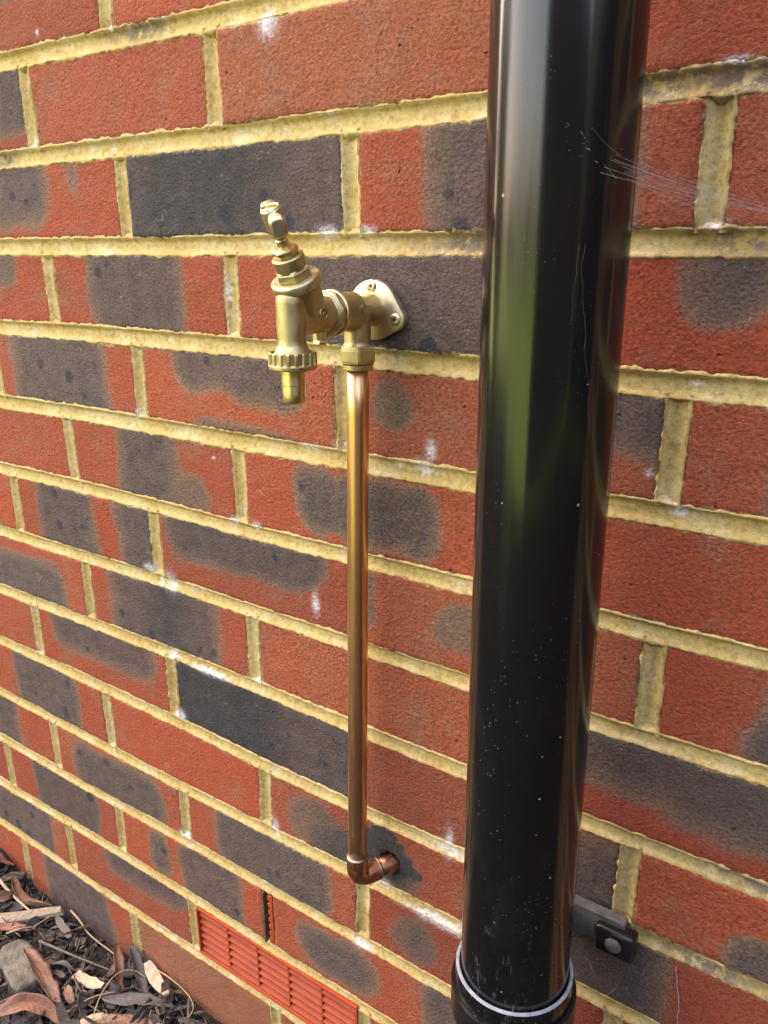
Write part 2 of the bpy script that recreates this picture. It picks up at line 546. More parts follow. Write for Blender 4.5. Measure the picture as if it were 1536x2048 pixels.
LEAFG = mat_leaf('grey_leaf', (0.085, 0.086, 0.088), (0.13, 0.128, 0.125), 0.55)
GRASSB = mat_leaf('grass_stalk', (0.30, 0.36, 0.10), (0.42, 0.40, 0.17), 0.5)
STRAW = mat_leaf('straw', (0.42, 0.32, 0.19), (0.30, 0.22, 0.13), 0.6)
LAWN = mat_plain('lawn_grass', (0.068, 0.116, 0.022), (0.10, 0.155, 0.035), 9, 0.9, 0.6, 60, 0.02, 0.2)
HEDGE = mat_plain('hedge_leaves', (0.03, 0.06, 0.016), (0.055, 0.095, 0.025), 14, 0.7)
FENCE = mat_plain('dark_timber', (0.012, 0.012, 0.013), (0.020, 0.020, 0.021), 12, 0.8, 0.4, 60, 0.003, 0.2, (6, 6, 0.6))  # near black, for the added objects that darken the gloss
WEB = mat_plain('spider_silk', (0.42, 0.42, 0.42), (0.30, 0.30, 0.30), 300, 0.7)

# ------------------------------------------------------------------ the brick wall
PITCH = 74.4
KX = np.arange(-600, 401, 100.0)
RES = {
    0: [0, .5, .8, .7, -.7, -1.9, -1, -.2, 0, 0, 0], 1: [0, -.5, -.6, -.4, -.2, -.5, -.3, -.2, -.7, -.8, -.4],
    2: [.1, .8, .9, .3, .1, .2, 0, -.1, -.5, -.7, -.5], 3: [-.1, -.2, .5, 1.5, 1.3, .9, .7, .2, 0, 0, -.1],
    4: [-.6, -1, -.1, 1, .9, .5, .2, .1, .6, .8, .6], 5: [-.3, -.2, 1.2, 2, .8, -.4, -.3, -.2, .6, 1.2, 1],
    6: [-.4, -.2, .6, 1.7, 2.1, 1.3, .4, -.2, 1.1, 2.3, 2], 7: [-1, -.9, .3, 1.4, 2.2, 1.6, -.5, -1.3, -2.4, -1.7, -.9],
    8: [.6, 1.4, 1.4, .6, -.4, -3.9, -4.2, -3.3, -1.1, -.2, -.4], 9: [-.4, -1.2, -1.8, -3, -3, -1.7, .6, .8, .4, .7, .3],
    10: [0, -.5, -1, 1.5, 3, 2.9, 3, 1.9, .3, 0, 0], 11: [-1.8, .2, 2.4, 3.2, 3.3, .9, -1.6, -1.9, -.3, 0, 0],
    13: [-22] * 11,
    12: [-.1, .3, -1.2, -.8, .7, 1.5, 1.1, 0, 0, 0, 0]}
PERPX = {(1, -1.5): 1.5, (1, -.5): -3, (2, -1): 1, (2, 0): 3, (2, 1): 3.5, (3, -.5): 2.4, (4, 0): -7, (4, 1): -1.4, (5, -1.5): -1.8,
         (5, -.5): -2.2, (6, -1): -2, (7, -1.5): -3.8, (7, -.5): 1.3, (8, -2): 2.8, (8, -1): .6, (9, -1.5): 2.6, (9, -.5): 4.1,
         (10, -2): 3.1, (11, -1.5): -2.2, (11, -.5): -2.2, (12, -1): -3, (13, -2.5): 1.2}


def zb(k, x):
    return -PITCH * k + np.interp(x, KX, RES.get(k, [0] * 11))


def perp_x(r, s):
    return 225.0 * s + PERPX.get((r, s), random.Random(r * 131 + int(s * 2)).uniform(-2.5, 2.5))


def bedgap(k):
    return 13.0 if k <= 4 else 11.2


PGAP = 13.0
# white salts on the wall: x, z, half width, half height (mm)
LIME = [(-310,16,2,3),(212,-274,3,2),(-143,-315,2,2),(-232,-286,5,5),(-239,-435,8,5),(-212,-443,8,10),(-219,-519,8,7),(-215,-585,6,7),(60,-294,10,6),(66,-281,4,8),(39,-294,5,3),(-99,-367,6,5),(-123,-365,6,3),(-17,-142,10,5),(16,-140,7,3),(232,-141,6,3),(-62,-11,8,10),(-39,-420,4,11),(88,-598,16,6),(101,-598,9,5),(78,-674,32,6),(87,-593,4,14),(-227,-734,10,5),(-98,-663,5,11),(0,-744,13,6),(234,-67,8,2),(-115,-180,3,11),(231,-294,7,4),(-108,-512,5,4),(232,-221,4,3),(-39,-292,10,3),(-335,-63,4,4),(-110,-64,2,6),(-219,7,3,4),(-169,-523,27,4),(-6,-286,10,3),(20,-664,11,7),(-227,-445,5,5),(-222,-585,5,4)]
# crumbly weathered crusts on the joints
CRUST = [(245, -74, 45, 9), (190, -74, 25, 7), (-190, 2, 26, 6), (-385, -74, 14, 6), (95, -149, 30, 8), (300, -520, 30, 6), (255, -149, 25, 7), (280, -598, 30, 7), (-120, -757, 10, 7)]


def spots(lst, X, Z):
    a = np.zeros_like(X)
    for (cx, cz, rx, rz) in lst:
        q = ((X - cx) / (rx * 1.3)) ** 2 + ((Z - cz) / (rz * 1.3)) ** 2
        a = np.maximum(a, np.exp(-q * 0.9))
    return a


# fire marks: per brick (row, middle in brick lengths): (tone, base, [ops]); ops (kind, u0, u1, v0, v1), v counted upwards
PT = {
    (0, -1.5): (.35, 0, [('D', -.1, 1.1, .72, 1.3)]), (0, -.5): (.35, 0, [('D', .5, 1.1, .2, 1.3)]),
    (1, -2): (.3, 0, [('D', -.1, 1.1, .22, 1.3)]), (1, -1): (.45, 0, []), (1, 0): (.65, 0, []), (1, 1): (.15, 0, [('D', .85, 1.2, .6, 1.4)]),
    (2, -1.5): (.3, 0, [('D', -.2, .56, .18, 1.4), ('F', .69, .75, .55, 1.2)]), (2, -.5): (.5, 1, [('B', .0, .72, -.2, 1.3)]),
    (2, .5): (.35, 0, [('D', .24, .86, -.3, 1.3)]), (2, 1.5): (.4, 0, [('F', .1, .4, .5, 1.2)]),
    (3, -2): (.3, 0, [('F', .2, .8, .45, 1.4)]), (3, -1): (.3, 0, [('D', .24, .80, -.3, 1.3)]), (3, 0): (.3, 0, [('D', .24, 1.2, -.3, 1.3)]),
    (3, 1): (.1, 0, [('D', .47, .70, .38, 1.4)]),
    (4, -1.5): (.35, 0, [('D', .12, .83, -.3, 1.3)]),
    (4, -.5): (.5, 0, [('D', .16, .84, .47, 1.4), ('D', .45, .86, .36, 1.3), ('D', .25, .8, -.5, .1)]),
    (4, .5): (.6, 0, [('F', .08, .27, .28, .88), ('D', .72, 1.2, .36, 1.4)]), (4, 1.5): (.3, 0, [('D', .2, 1.2, -.3, 1.3)]),
    (5, -2): (.4, 0, []), (5, -1): (.35, 0, [('D', .3, .66, -.4, 1.4), ('F', .6, .85, -.2, .5)]),
    (5, 0): (.3, 0, [('D', .22, .5, .06, .96), ('D', .40, .86, .06, .98), ('B', .30, .36, .35, .55), ('B', .58, .64, .35, .75), ('R', .38, .47, -.4, .14)]),
    (5, 1): (.1, 0, []),
    (6, -2.5): (.3, 0, []), (6, -1.5): (.3, 0, [('D', .14, .63, -.3, 1.3), ('D', .78, 1.2, -.3, 1.4)]),
    (6, -.5): (.35, 0, [('D', .04, .87, .36, 1.5)]), (6, .5): (.5, 0, [('F', -.1, .06, .2, 1.2), ('F', .30, .6, .25, .85)]),
    (6, 1.5): (.2, 0, [('D', .25, 1.2, -.3, 1.3)]),
    (7, -2): (.3, 0, [('D', .1, .86, -.3, .72)]), (7, -1): (.35, 0, [('D', .13, .85, -.3, 1.4), ('B', .42, .62, -.2, 1.2)]),
    (7, 0): (.55, 0, []), (7, 1): (.1, 0, [('D', .2, 1.2, .45, 1.5), ('D', .55, 1.3, .25, 1.5)]),
    (8, -2.5): (.3, 0, []), (8, -1.5): (.35, 0, [('D', .10, .94, .40, 1.5)]), (8, -.5): (.5, 1, [('B', -.1, .62, -.3, 1.3)]),
    (8, .5): (.55, 0, [('D', .66, 1.2, -.3, .82)]), (8, 1.5): (.15, 0, [('D', .25, 1.2, -.4, .52)]),
    (9, -2): (.3, 0, [('D', .22, .78, -.3, 1.3)]), (9, -1): (.25, 0, []),
    (9, 0): (.45, 0, [('F', .10, .35, .1, .9), ('D', .20, .78, -.2, .62), ('B', .3, .55, -.1, .7)]), (9, 1): (.3, 0, [('D', -.2, .66, -.3, 1.3)]),
    (10, -2.5): (.3, 0, [('D', .1, .7, -.3, 1.3)]), (10, -1.5): (.35, 0, [('D', .12, .88, -.2, .9)]),
    (10, -.5): (.4, 0, [('D', .17, .84, -.1, 1.3)]), (10, .5): (.3, 0, [('F', .12, .34, .08, .85), ('D', .17, .29, .2, .72)]),
    (11, -2): (.35, 0, [('D', .22, .84, -.2, 1.2)]), (11, -1): (.35, 0, [('D', .18, .36, .05, .96), ('D', .44, .88, -.2, 1.1)]),
    (11, 0): (.35, 0, [('D', .14, .58, .12, .88), ('D', .8, 1.2, -.2, 1.2)]),
    (12, -2.5): (.5, 1, [('R', .85, 1.3, -.5, 1.5)]), (12, -1.5): (.4, 0, [('D', .30, .98, .56, 1.5)]), (12, .5): (.5, 0, [('D', .1, .7, -.2, 1.2)]),
    (13, -3): (.2, 0, []), (13, -2): (.4, 0, [('D', .15, .82, -.3, 1.3)]), (13, -1): (.95, 0, []), (13, 0): (.6, 0, [('D', .1, .6, .2, 1.3)]),
}


def rbox(X, Z, u0, u1, v0, v1, W, H, r=9.0):
    cx, cz = (u0 + u1) / 2 * W, (v0 + v1) / 2 * H
    hx, hz = (u1 - u0) / 2 * W, (v1 - v0) / 2 * H
    r = min(r, hx * .95, hz * .95)
    qx, qz = np.abs(X - cx) - hx + r, np.abs(Z - cz) - hz + r
    return r - np.hypot(np.maximum(qx, 0), np.maximum(qz, 0)) - np.minimum(np.maximum(qx, qz), 0)   # positive inside


wall = empty('brick_wall', V(0, 0, -ZG), 'red and dark multi stock brick wall with yellow mortar joints behind the pipes', 'wall')
HOLE = (31.2, -639.3)


def make_brick(r, s, x0, x1, ztop, zbot, fine):
    """one brick between the joints; ztop, zbot are functions of x"""
    nx, nz = (84, 27) if fine else (20, 8)
    rs = random.Random(r * 1009 + int(s * 2) * 17)
    seed = rs.randrange(10000)
    tone, base, ops = PT.get((r, s), None) or (rs.uniform(.2, .7), 1 if rs.random() < .2 else 0,
                                              [] if rs.random() < .4 else [('D', rs.uniform(-.2, .4), rs.uniform(.6, 1.2), -.3, rs.choice([.6, 1.4]))])
    # denser lines near the arris
    def grid(n):
        t = np.linspace(-1, 1, n + 1)
        return (t * 0.8 + 0.2 * np.sign(t) * np.abs(t) ** 0.35) * 0.5 + 0.5 if False else np.linspace(0, 1, n + 1)
    U, Vv = np.meshgrid(grid(nx), grid(nz), indexing='ij')
    X = x0 + (x1 - x0) * U
    ZT, ZB = ztop(X), zbot(X)
    Z = ZB + (ZT - ZB) * Vv
    W, H = x1 - x0, float(np.mean(ZT - ZB))
    ex, ez = np.minimum(U, 1 - U) * W, np.minimum(Vv, 1 - Vv) * H
    edge = np.minimum(ex, ez)
    # rounded, nibbled arris
    rd = 1.0 + 0.6 * fbm(X / 14, Z / 14, seed)
    h = np.where(edge < rd, -(1 - np.sqrt(np.clip(1 - (1 - edge / rd) ** 2, 0, 1))) * rd * 0.9, 0)
    h = h + 0.55 * fbm(X / 30, Z / 30, seed + 3) + 0.28 * fbm(X / 5.5, Z / 5.5, seed + 5)
    tl = rs.uniform(-.9, .9)
    h = h + tl * (U - .5) + rs.uniform(-.5, .5)
    jag = fbm(X / 7, Z / 7, seed + 8) * 0.9
    inw = np.exp(-edge / 3.0)
    Xd = X + jag * inw * np.where(ex < 6, 1, .2)
    Zd = Z + fbm(X / 6, Z / 6, seed + 11) * 0.9 * inw * np.where(ez < 6, 1, .2)
    if fine and (r, s) == (9, 0):
        dd = np.hypot(X - HOLE[0], Z - HOLE[1]) + 1.5 * fbm(X / 5, Z / 5, 77)
        h = h - 16 * sstep(9.6, 7.8, dd)
    Xl, Zl = X - x0, Z - ZB
    wx, wz = Xl + 9 * fbm(X / 48, Z / 48, seed + 21, 2), Zl + 7 * fbm(X / 44, Z / 44, seed + 22, 2)
    burn = np.full_like(X, float(base))
    core = np.zeros_like(X)
    wdt = rs.uniform(.85, 1.7)
    for (k, u0, u1, v0, v1) in ops:
        d = rbox(wx, wz, u0, u1, v0, v1, W, H, 24) * wdt
        if k == 'D':
            burn = np.maximum(burn, np.clip(.47 + d / 36, 0, 1))
        elif k == 'F':
            burn = np.maximum(burn, np.clip(.42 + d / 34, 0, .60))
        elif k == 'R':
            burn = np.minimum(burn, 1 - np.clip(.5 + d / 10, 0, 1))
        else:
            core = np.maximum(core, np.clip(.5 + d / 48, 0, 1))
    if fine and (r, s) == (9, 0):      # wet grey cement round the pipe entry
        dd = np.hypot((X - 24) / 36, (Z + 634) / 25) + .55 * fbm(X / 10, Z / 10, 31)
        core = np.maximum(core, sstep(1.05, .75, dd))
        burn = np.maximum(burn, sstep(1.1, .8, dd))
    lime = spots(LIME, X, Z)
    n1, n2 = U.shape
    idx = np.arange(n1 * n2).reshape(n1, n2)
    co = np.stack([Xd, -h, Zd], -1).reshape(-1, 3)
    faces = np.stack([idx[:-1, :-1], idx[1:, :-1], idx[1:, 1:], idx[:-1, 1:]], -1).reshape(-1, 4).tolist()
    rim = np.concatenate([idx[:, 0], idx[-1, 1:], idx[-2::-1, -1], idx[0, -2:0:-1]])
    back = co[rim].copy()
    back[:, 1] = 30.0
    nb = len(co)
    L = len(rim)
    co = np.concatenate([co, back])
    for i in range(L):
        j = (i + 1) % L
        faces.append([int(rim[j]), int(rim[i]), nb + i, nb + j])
    co = co / 1000.0
    co[:, 2] += ZG / 1000
    me = bpy.data.meshes.new('brick')
    me.from_pydata(co.tolist(), [], faces)
    for nm, arr in (('burn', burn), ('core', core), ('edge', edge), ('lime', lime)):
        full = np.concatenate([arr.ravel(), arr.ravel()[rim] * (0 if nm == 'edge' else 1)])
        me.attributes.new(nm, 'FLOAT', 'POINT').data.foreach_set('value', full.astype(np.float32))
    me.attributes.new('tone', 'FLOAT', 'POINT').data.foreach_set('value', np.full(len(co), tone, np.float32))
    return link('brick', me, BRICK, wall)


def make_joint(P0, length, half, along, name, seed, fine=True, x_or_z=None):
    """a struck mortar joint; along = 'x' (bed, P0(t) gives z) or 'z' (perpend, P0(t) gives x)"""
    st = 1.25 if fine else 14.0
    n = max(4, int(length / st))
    t = np.linspace(0, length, n + 1) + x_or_z
    lipmax = 4.6
    c = np.concatenate([np.linspace(-half - lipmax, -half, 6), np.linspace(-half, half, 9)[1:-1], np.linspace(half, half + lipmax, 6)])
    Tg, Cg = np.meshgrid(t, c, indexing='ij')
    cen = P0(Tg)
    X, Z = (Tg, cen + Cg) if along == 'x' else (cen + Cg, Tg)
    a = np.abs(Cg)
    ins = np.clip(a / half, 0, 1)
    depth = 3.0 if along == 'x' else 3.8
    h = -depth * (1 - ins ** 2.2)
    if along == 'x':       # weather struck a little: deeper under the upper brick
        h = h - 1.1 * np.exp(-((Cg - half * .55) / (half * .35)) ** 2)
    wn_ = 0.7 + 1.3 * fbm(Tg / 11, np.sign(Cg) * 5 + 0 * Tg, seed + 2) + 1.5 * fbm(Tg / 4.2, np.sign(Cg) * 9 + 0 * Tg, seed + 4, 4) + (0.5 if along == 'x' else -0.3)
    w = np.clip(wn_, .2, 4.2)
    over = np.clip(a - half, 0, None)
    lip = 0.30 + 0.28 * vnoise(Tg / 6, np.sign(Cg) * 3 + 0 * Tg, seed + 6)
    h = np.where(a > half, lip * (1 - over / w) - np.where(over > w, (over - w) * 1.2, 0), h + lip * ins ** 6)
    h = h + .35 * fbm(X / 9, Z / 9, seed + 9) + .22 * vnoise(X / 2.6, Z / 2.6, seed + 10)
    crust = spots(CRUST, X, Z)
    h = h + crust * 2.4 * fbm(X / 5, Z / 5, 3)
    lime = spots(LIME, X, Z)
    n1, n2 = X.shape
    idx = np.arange(n1 * n2).reshape(n1, n2)
    co = np.stack([X / 1000, -h / 1000, (Z + ZG) / 1000], -1).reshape(-1, 3)
    if along == 'x':
        q = np.stack([idx[:-1, :-1], idx[1:, :-1], idx[1:, 1:], idx[:-1, 1:]], -1)
    else:
        q = np.stack([idx[:-1, :-1], idx[:-1, 1:], idx[1:, 1:], idx[1:, :-1]], -1)
    me = bpy.data.meshes.new(name)
    me.from_pydata(co.tolist(), [], q.reshape(-1, 4).tolist())
    for nm, arr in (('lime', lime), ('crust', crust)):
        me.attributes.new(nm, 'FLOAT', 'POINT').data.foreach_set('value', arr.ravel().astype(np.float32))
    return link(name, me, MORTAR, wall)


VENT = (12, -.5)
ROWS = range(-2, 15)
for k in range(-3, 15):
    vis = -1 <= k <= 13
    for (xa, xb) in ((-1500, -760), (-760, 420), (420, 1500)):
        fine = vis and xa == -760
        make_joint(lambda T, k=k: zb(k, T), xb - xa, bedgap(k) / 2, 'x', 'bed_joint', 50 + k * 7, fine, xa)
for r in ROWS:
    even = r % 2 == 0
    ss = [s if even else s + .5 for s in range(-7, 7)]
    for s in ss:
        px_ = perp_x(r, s)
        zt, zl = float(zb(r - 1, px_)) - bedgap(r - 1) / 2, float(zb(r, px_)) + bedgap(r) / 2
        fine = 0 <= r <= 13 and -780 < px_ < 430
        if (r, s) != (11, -.5):
            tilt = random.Random(r * 7 + int(2 * s)).uniform(-1.0, 1.0)
            make_joint(lambda T, p=px_, m=(zt + zl) / 2, tl=tilt: p + tl * (T - m) / 32, zt - zl + 4, PGAP / 2, 'z', 'cross_joint', 900 + r * 31 + int(2 * s), fine, zl - 2)
        if s == ss[-1]:
            continue
        mid = s + .5
        if (r, mid) == VENT:
            continue
        xa, xb = px_ + PGAP / 2, perp_x(r, s + 1) - PGAP / 2
        g0, g1 = bedgap(r - 1) / 2, bedgap(r) / 2
        fineb = 0 <= r <= 13 and xb > -780 and xa < 430
        make_brick(r, mid, xa, xb, lambda X, r=r, g=g0: zb(r - 1, X) - g, lambda X, r=r, g=g1: zb(r, X) + g, fineb)
bm = bmesh.new()
box(bm, (0, 75, -450), (1500, 40, 620))
box(bm, (0, 130, 2350), (6500, 124, 2200))
box(bm, (-4000, 130, -450), (2490, 124, 598))
box(bm, (4000, 130, -450), (2490, 124, 598))
link('inner_leaf', bm_mesh('inner_leaf', bm), CORE, wall, False)

# ------------------------------------------------------------------ air brick low in the wall
vx0, vx1 = perp_x(12, -1) + 6.5, perp_x(12, 0) - 6.5
vz = (float(zb(11, -110)) - 5.6, float(zb(12, -110)) + 5.6)
vent = empty('air_vent', V((vx0 + vx1) / 2, 0, vz[1]), 'orange red louvred air brick set low in the wall under the copper pipe', 'vent')
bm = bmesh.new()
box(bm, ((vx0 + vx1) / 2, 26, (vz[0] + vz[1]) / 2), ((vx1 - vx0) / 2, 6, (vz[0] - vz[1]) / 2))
link('duct_shade', bm_mesh('duct_shade', bm), VOID, vent, False)  # dark slab stands for the shade behind the louvres
bm = bmesh.new()
for (cx, cz, hx, hz) in (((vx0 + vx1) / 2, vz[0] - 1.5, (vx1 - vx0) / 2, 1.5), ((vx0 + vx1) / 2, vz[1] + 1.5, (vx1 - vx0) / 2, 1.5),
                         (vx0 + 1.2, (vz[0] + vz[1]) / 2, 1.2, (vz[0] - vz[1]) / 2 - 3), (vx1 - 1.2, (vz[0] + vz[1]) / 2, 1.2, (vz[0] - vz[1]) / 2 - 3)):
    box(bm, (cx, 9.2, cz), (hx, 11, hz), None, .4, 1)
link('frame', bm_mesh('frame', bm), TERRA, vent, False)
ncol, nrow = 5, 6
cw = (vx1 - vx0 - 4.8) / ncol
rh = (vz[0] - vz[1] - 6) / nrow
for c in range(1, ncol):
    bm = bmesh.new()
    box(bm, (vx0 + 2.4 + c * cw, 10.6, (vz[0] + vz[1]) / 2), (1.0, 10, (vz[0] - vz[1]) / 2 - 3), None, .3, 1)
    link('mullion', bm_mesh('mullion', bm), TERRA, vent, False)
for c in range(ncol):
    for j in range(nrow):
        xa = vx0 + 2.4 + c * cw + (1.0 if c else 0)
        xb = vx0 + 2.4 + (c + 1) * cw - (1.0 if c < ncol - 1 else 0)
        zt = vz[0] - 3 - j * rh
        # sloping blade: proud at its foot, its head tucked in behind the blade above
        prof = [(11.5, zt + 1.0), (1.0 - .02 * c, zt - rh + 2.6), (.2 - .02 * c, zt - rh + 2.0), (.2 - .02 * c, zt - rh + .9), (3.0, zt - rh + .6), (13.5, zt - .8)]
        vs_ = [V(x, y, z) for x in (xa, xb) for (y, z) in prof]
        n = len(prof)
        fs = [tuple(range(n))[::-1], tuple(range(n, 2 * n))] + [(i, (i + 1) % n, n + (i + 1) % n, n + i) for i in range(n)]
        me = mesh_from('louvre', vs_, fs)
        link('louvre', me, TERRA, vent, False)

# weep vent standing in the joint above
wx = perp_x(11, -.5)
wz0, wz1 = float(zb(10, wx)) - 9, float(zb(11, wx)) + 5
weep = empty('weep_vent', V(wx, 0, wz1), 'narrow red and brown weep vent standing in the upright joint above the air brick', 'vent')
bm = bmesh.new()
box(bm, (wx, 16, (wz0 + wz1) / 2), (6.6, 3, (wz0 - wz1) / 2 + 1))
link('shade_backing', bm_mesh('shade_backing', bm), VOID, weep, False)  # dark slab stands for shade inside the slot
bm = bmesh.new()
box(bm, (wx - 5.2, 6, (wz0 + wz1) / 2), (1.0, 7, (wz0 - wz1) / 2), None, .3, 1)
link('side_plate', bm_mesh('side_plate', bm), WEEPBR, weep, False)
bm = bmesh.new()
box(bm, (wx + 4.6, 7, (wz0 + wz1) / 2), (1.8, 7.2, (wz0 - wz1) / 2), None, .3, 1)
link('front_strip', bm_mesh('front_strip', bm), TERRA, weep, False)
nf = 7
for j in range(nf):
    zc = wz0 - (j + .5) * (wz0 - wz1) / nf
    bm = bmesh.new()
    box(bm, (wx + 1.4, 5.0, zc), (1.5, 5.0, (wz0 - wz1) / nf * .33), None, .5, 1)
    link('fin', bm_mesh('fin', bm), TERRA, weep, False)

# ------------------------------------------------------------------ downpipe
PX, PY, PR = 178.9, -75.3, 34.0
pipe = empty('downpipe', V(PX, PY, -ZG), 'glossy black plastic round downpipe running down the wall in front of the bricks', 'downpipe')
bm = bmesh.new()
lathe(bm, (PX, PY, -ZG), (0, 0, 1), [(PR, 330), (PR, 700), (PR, 1100), (PR, 1600)], 128, caps=False)
link('pipe', bm_mesh('pipe', bm), PVC, pipe)
ZR = -588.0
bm = bmesh.new()
lathe(bm, (PX, PY, 0), (0, 0, 1), [(PR + .8, ZR - 90), (PR + 3.3, ZR - 90), (PR + 3.6, ZR - 60), (PR + 3.6, ZR - 8), (PR + 3.3, ZR - 1.2), (PR + 3.1, ZR - .4)], 128, caps=False)
sharp(link('socket', bm_mesh('socket', bm), PVC, pipe))
bm = bmesh.new()
lathe(bm, (PX, PY, 0), (0, 0, 1), [(PR + 3.2, ZR - .5), (PR + 2.8, ZR + .25), (PR + 1.2, ZR + .25), (PR + .8, ZR - .5), (PR + .7, ZR - 12)], 128, caps=False)
sharp(link('socket_rim', bm_mesh('socket_rim', bm), CHALK, pipe))
bm = bmesh.new()
lathe(bm, (PX, PY, -ZG), (0, 0, 1), [(PR + 3, -60), (PR + 3, 296)], 64, caps=False)
link('lower_pipe', bm_mesh('lower_pipe', bm), PVC, pipe)

brk = empty('pipe_bracket', V(PX, 0, -612), 'black plastic wall bracket screwed to the bricks behind the foot of the downpipe', 'bracket')
bm = bmesh.new()
lathe(bm, (PX, PY, 0), (0, 0, 1), [(PR + 3.8, ZR - 34), (PR + 6, ZR - 34), (PR + 6, ZR - 14), (PR + 3.8, ZR - 14)], 96, caps=False)
link('clip_band', bm_mesh('clip_band', bm), PVC_M, brk, False)
bm = bmesh.new()
box(bm, (PX, -6.5, -595), (50, 4.2, 12), None, 1.2, 2)
for sx in (-1, 1):
    box(bm, (PX + sx * 9, -22, -597), (3.0, 15, 10.5), None, .6, 1)
link('back_plate', bm_mesh('back_plate', bm), PVC_G, brk, False)
for sx in (-1, 1):
    lx = PX + sx * 43
    bm = bmesh.new()
    box(bm, (lx + sx * 2, -10.5, -598.0), (13.6, 6.2, 10.6), None, 3.0, 3)
    o = link('lug', bm_mesh('lug', bm), PVC_M, brk)
    bm = bmesh.new()
    lathe(bm, (lx + sx * 2, -16.4, -598.0), (0, -1, 0), [(5.6, -1), (5.6, .6), (4.8, 2.0), (3.0, 2.9), (1.0, 3.2)], 24)
    link('screw_cap', bm_mesh('screw_cap', bm), PVC_G, brk)

# ------------------------------------------------------------------ copper supply pipe
cop = empty('copper_pipe', V(17.5, -26.5, -640), 'thin bare copper water pipe running down from the brass wall plate into the wall', 'pipe')
ptop, pbot = Vector((22, -21, -222)), Vector((17.4, -26.6, -628))
bm = bmesh.new()
tube(bm, [ptop.lerp(pbot, i / 12) for i in range(13)], 7.5, 40)
link('tube', bm_mesh('tube', bm), COPPER, cop)
end = Vector((31.5, 4, -637))
hd = (Vector((31.5, 0, 0)) - Vector((17.3, -26.8, 0))).normalized()
hd = Vector((hd.x, hd.y, 0.04)).normalized()
cbend = Vector((17.3, -26.8, -631))
pts = [Vector((17.4, -26.6, -619)), Vector((17.35, -26.7, -625))]
for i in range(0, 10):
    a = math.pi / 2 * i / 9
    pts.append(cbend + hd * (9.5 * (1 - math.cos(a))) + Vector((0, 0, -9.5 * math.sin(a))))
last = pts[-1]
pts += [last + hd * 4, last + hd * 9.5]
bm = bmesh.new()
tube(bm, pts, [8.7, 8.7] + [8.6] * 2 + [8.3] * 6 + [8.6] * 2 + [8.7, 8.7], 36)
elbow = sharp(link('elbow', bm_mesh('elbow', bm), FITTING, cop), 60)
bm = bmesh.new()
lathe(bm, (17.4, -26.6, -619.6), (0, 0, 1), [(8.75, -.4), (9.0, .4), (8.8, 1.2), (7.6, 2.0)], 36)
link('solder_ring', bm_mesh('solder_ring', bm), SOLDER, cop)
bm = bmesh.new()
p1 = last + hd * 9.5
lathe(bm, p1, hd, [(8.75, -.6), (8.9, .3), (8.4, 1.2), (7.5, 1.8)], 36)
link('solder_ring', bm_mesh('solder_ring', bm), SOLDER, cop)
bm = bmesh.new()
tube(bm, [p1 - hd * 2, p1 + hd * 8, p1 + hd * 26], 7.5, 32)
link('tail', bm_mesh('tail', bm), FITTING, cop)

# ------------------------------------------------------------------ brass wall plate elbow
AX, AZ = 22.5, -189.0
plate = empty('wall_plate', V(AX, 0, AZ), 'brass wall plate elbow screwed to a dark brick behind the garden tap', 'pipe fitting')


def hull_outline(circ, n=72):
    out = []
    for k in range(n):
        a = 2 * math.pi * k / n
        d = Vector((math.cos(a), math.sin(a)))
        best = max(circ, key=lambda c: c[0] * d.x + c[1] * d.y + c[2])
        out.append((best[0] + best[2] * d.x, best[1] + best[2] * d.y))
    return out


bm = bmesh.new()
ol = hull_outline([(22.8, -190, 19.5), (40.5, -195.5, 7.3), (5.2, -195.5, 7.3)])
cxm, czm = 22.8, -191
rings = []
for (sc, y) in ((1.0, 1.5), (1.0, -4.2), (.985, -5.1), (.95, -5.6)):
    rings.append([bm.verts.new(V(cxm + (x - cxm) * sc, y, czm + (z - czm) * sc)) for (x, z) in ol])
for a, b in zip(rings[:-1], rings[1:]):
    for k in range(len(ol)):
        bm.faces.new((a[k], b[k], b[(k + 1) % len(ol)], a[(k + 1) % len(ol)]))
bm.faces.new(rings[-1][::-1])
bm.normal_update()
bmesh.ops.recalc_face_normals(bm, faces=bm.faces[:])
sharp(link('flange', bm_mesh('flange', bm), BRASS_P, plate), 50)
bm = bmesh.new()
lathe(bm, (AX, -2, AZ), (0, -1, 0), [(13.5, 2.2), (11.5, 3.4), (9.8, 5), (8.9, 8), (8.7, 14), (8.7, 30)], 48)
lathe(bm, (AX, -26, AZ), (0, -1, 0), [(11.0, 0), (11.9, .8), (11.9, 19.0), (11.5, 19.8)], 48)
lathe(bm, (AX - .2, -21.3, AZ), (0, 0, -1), [(8.8, -4), (8.8, 10), (8.7, 21), (9.6, 22), (9.6, 25)], 40)
lathe(bm, (AX - .2, -21.3, AZ - 5), (0, 0, 1), [(1, -6), (6, -4), (8.8, 0), (8.8, 2), (6, 9), (1, 11)], 40)
link('elbow_body', remeshed(bm, .65, 3), BRASS, plate)
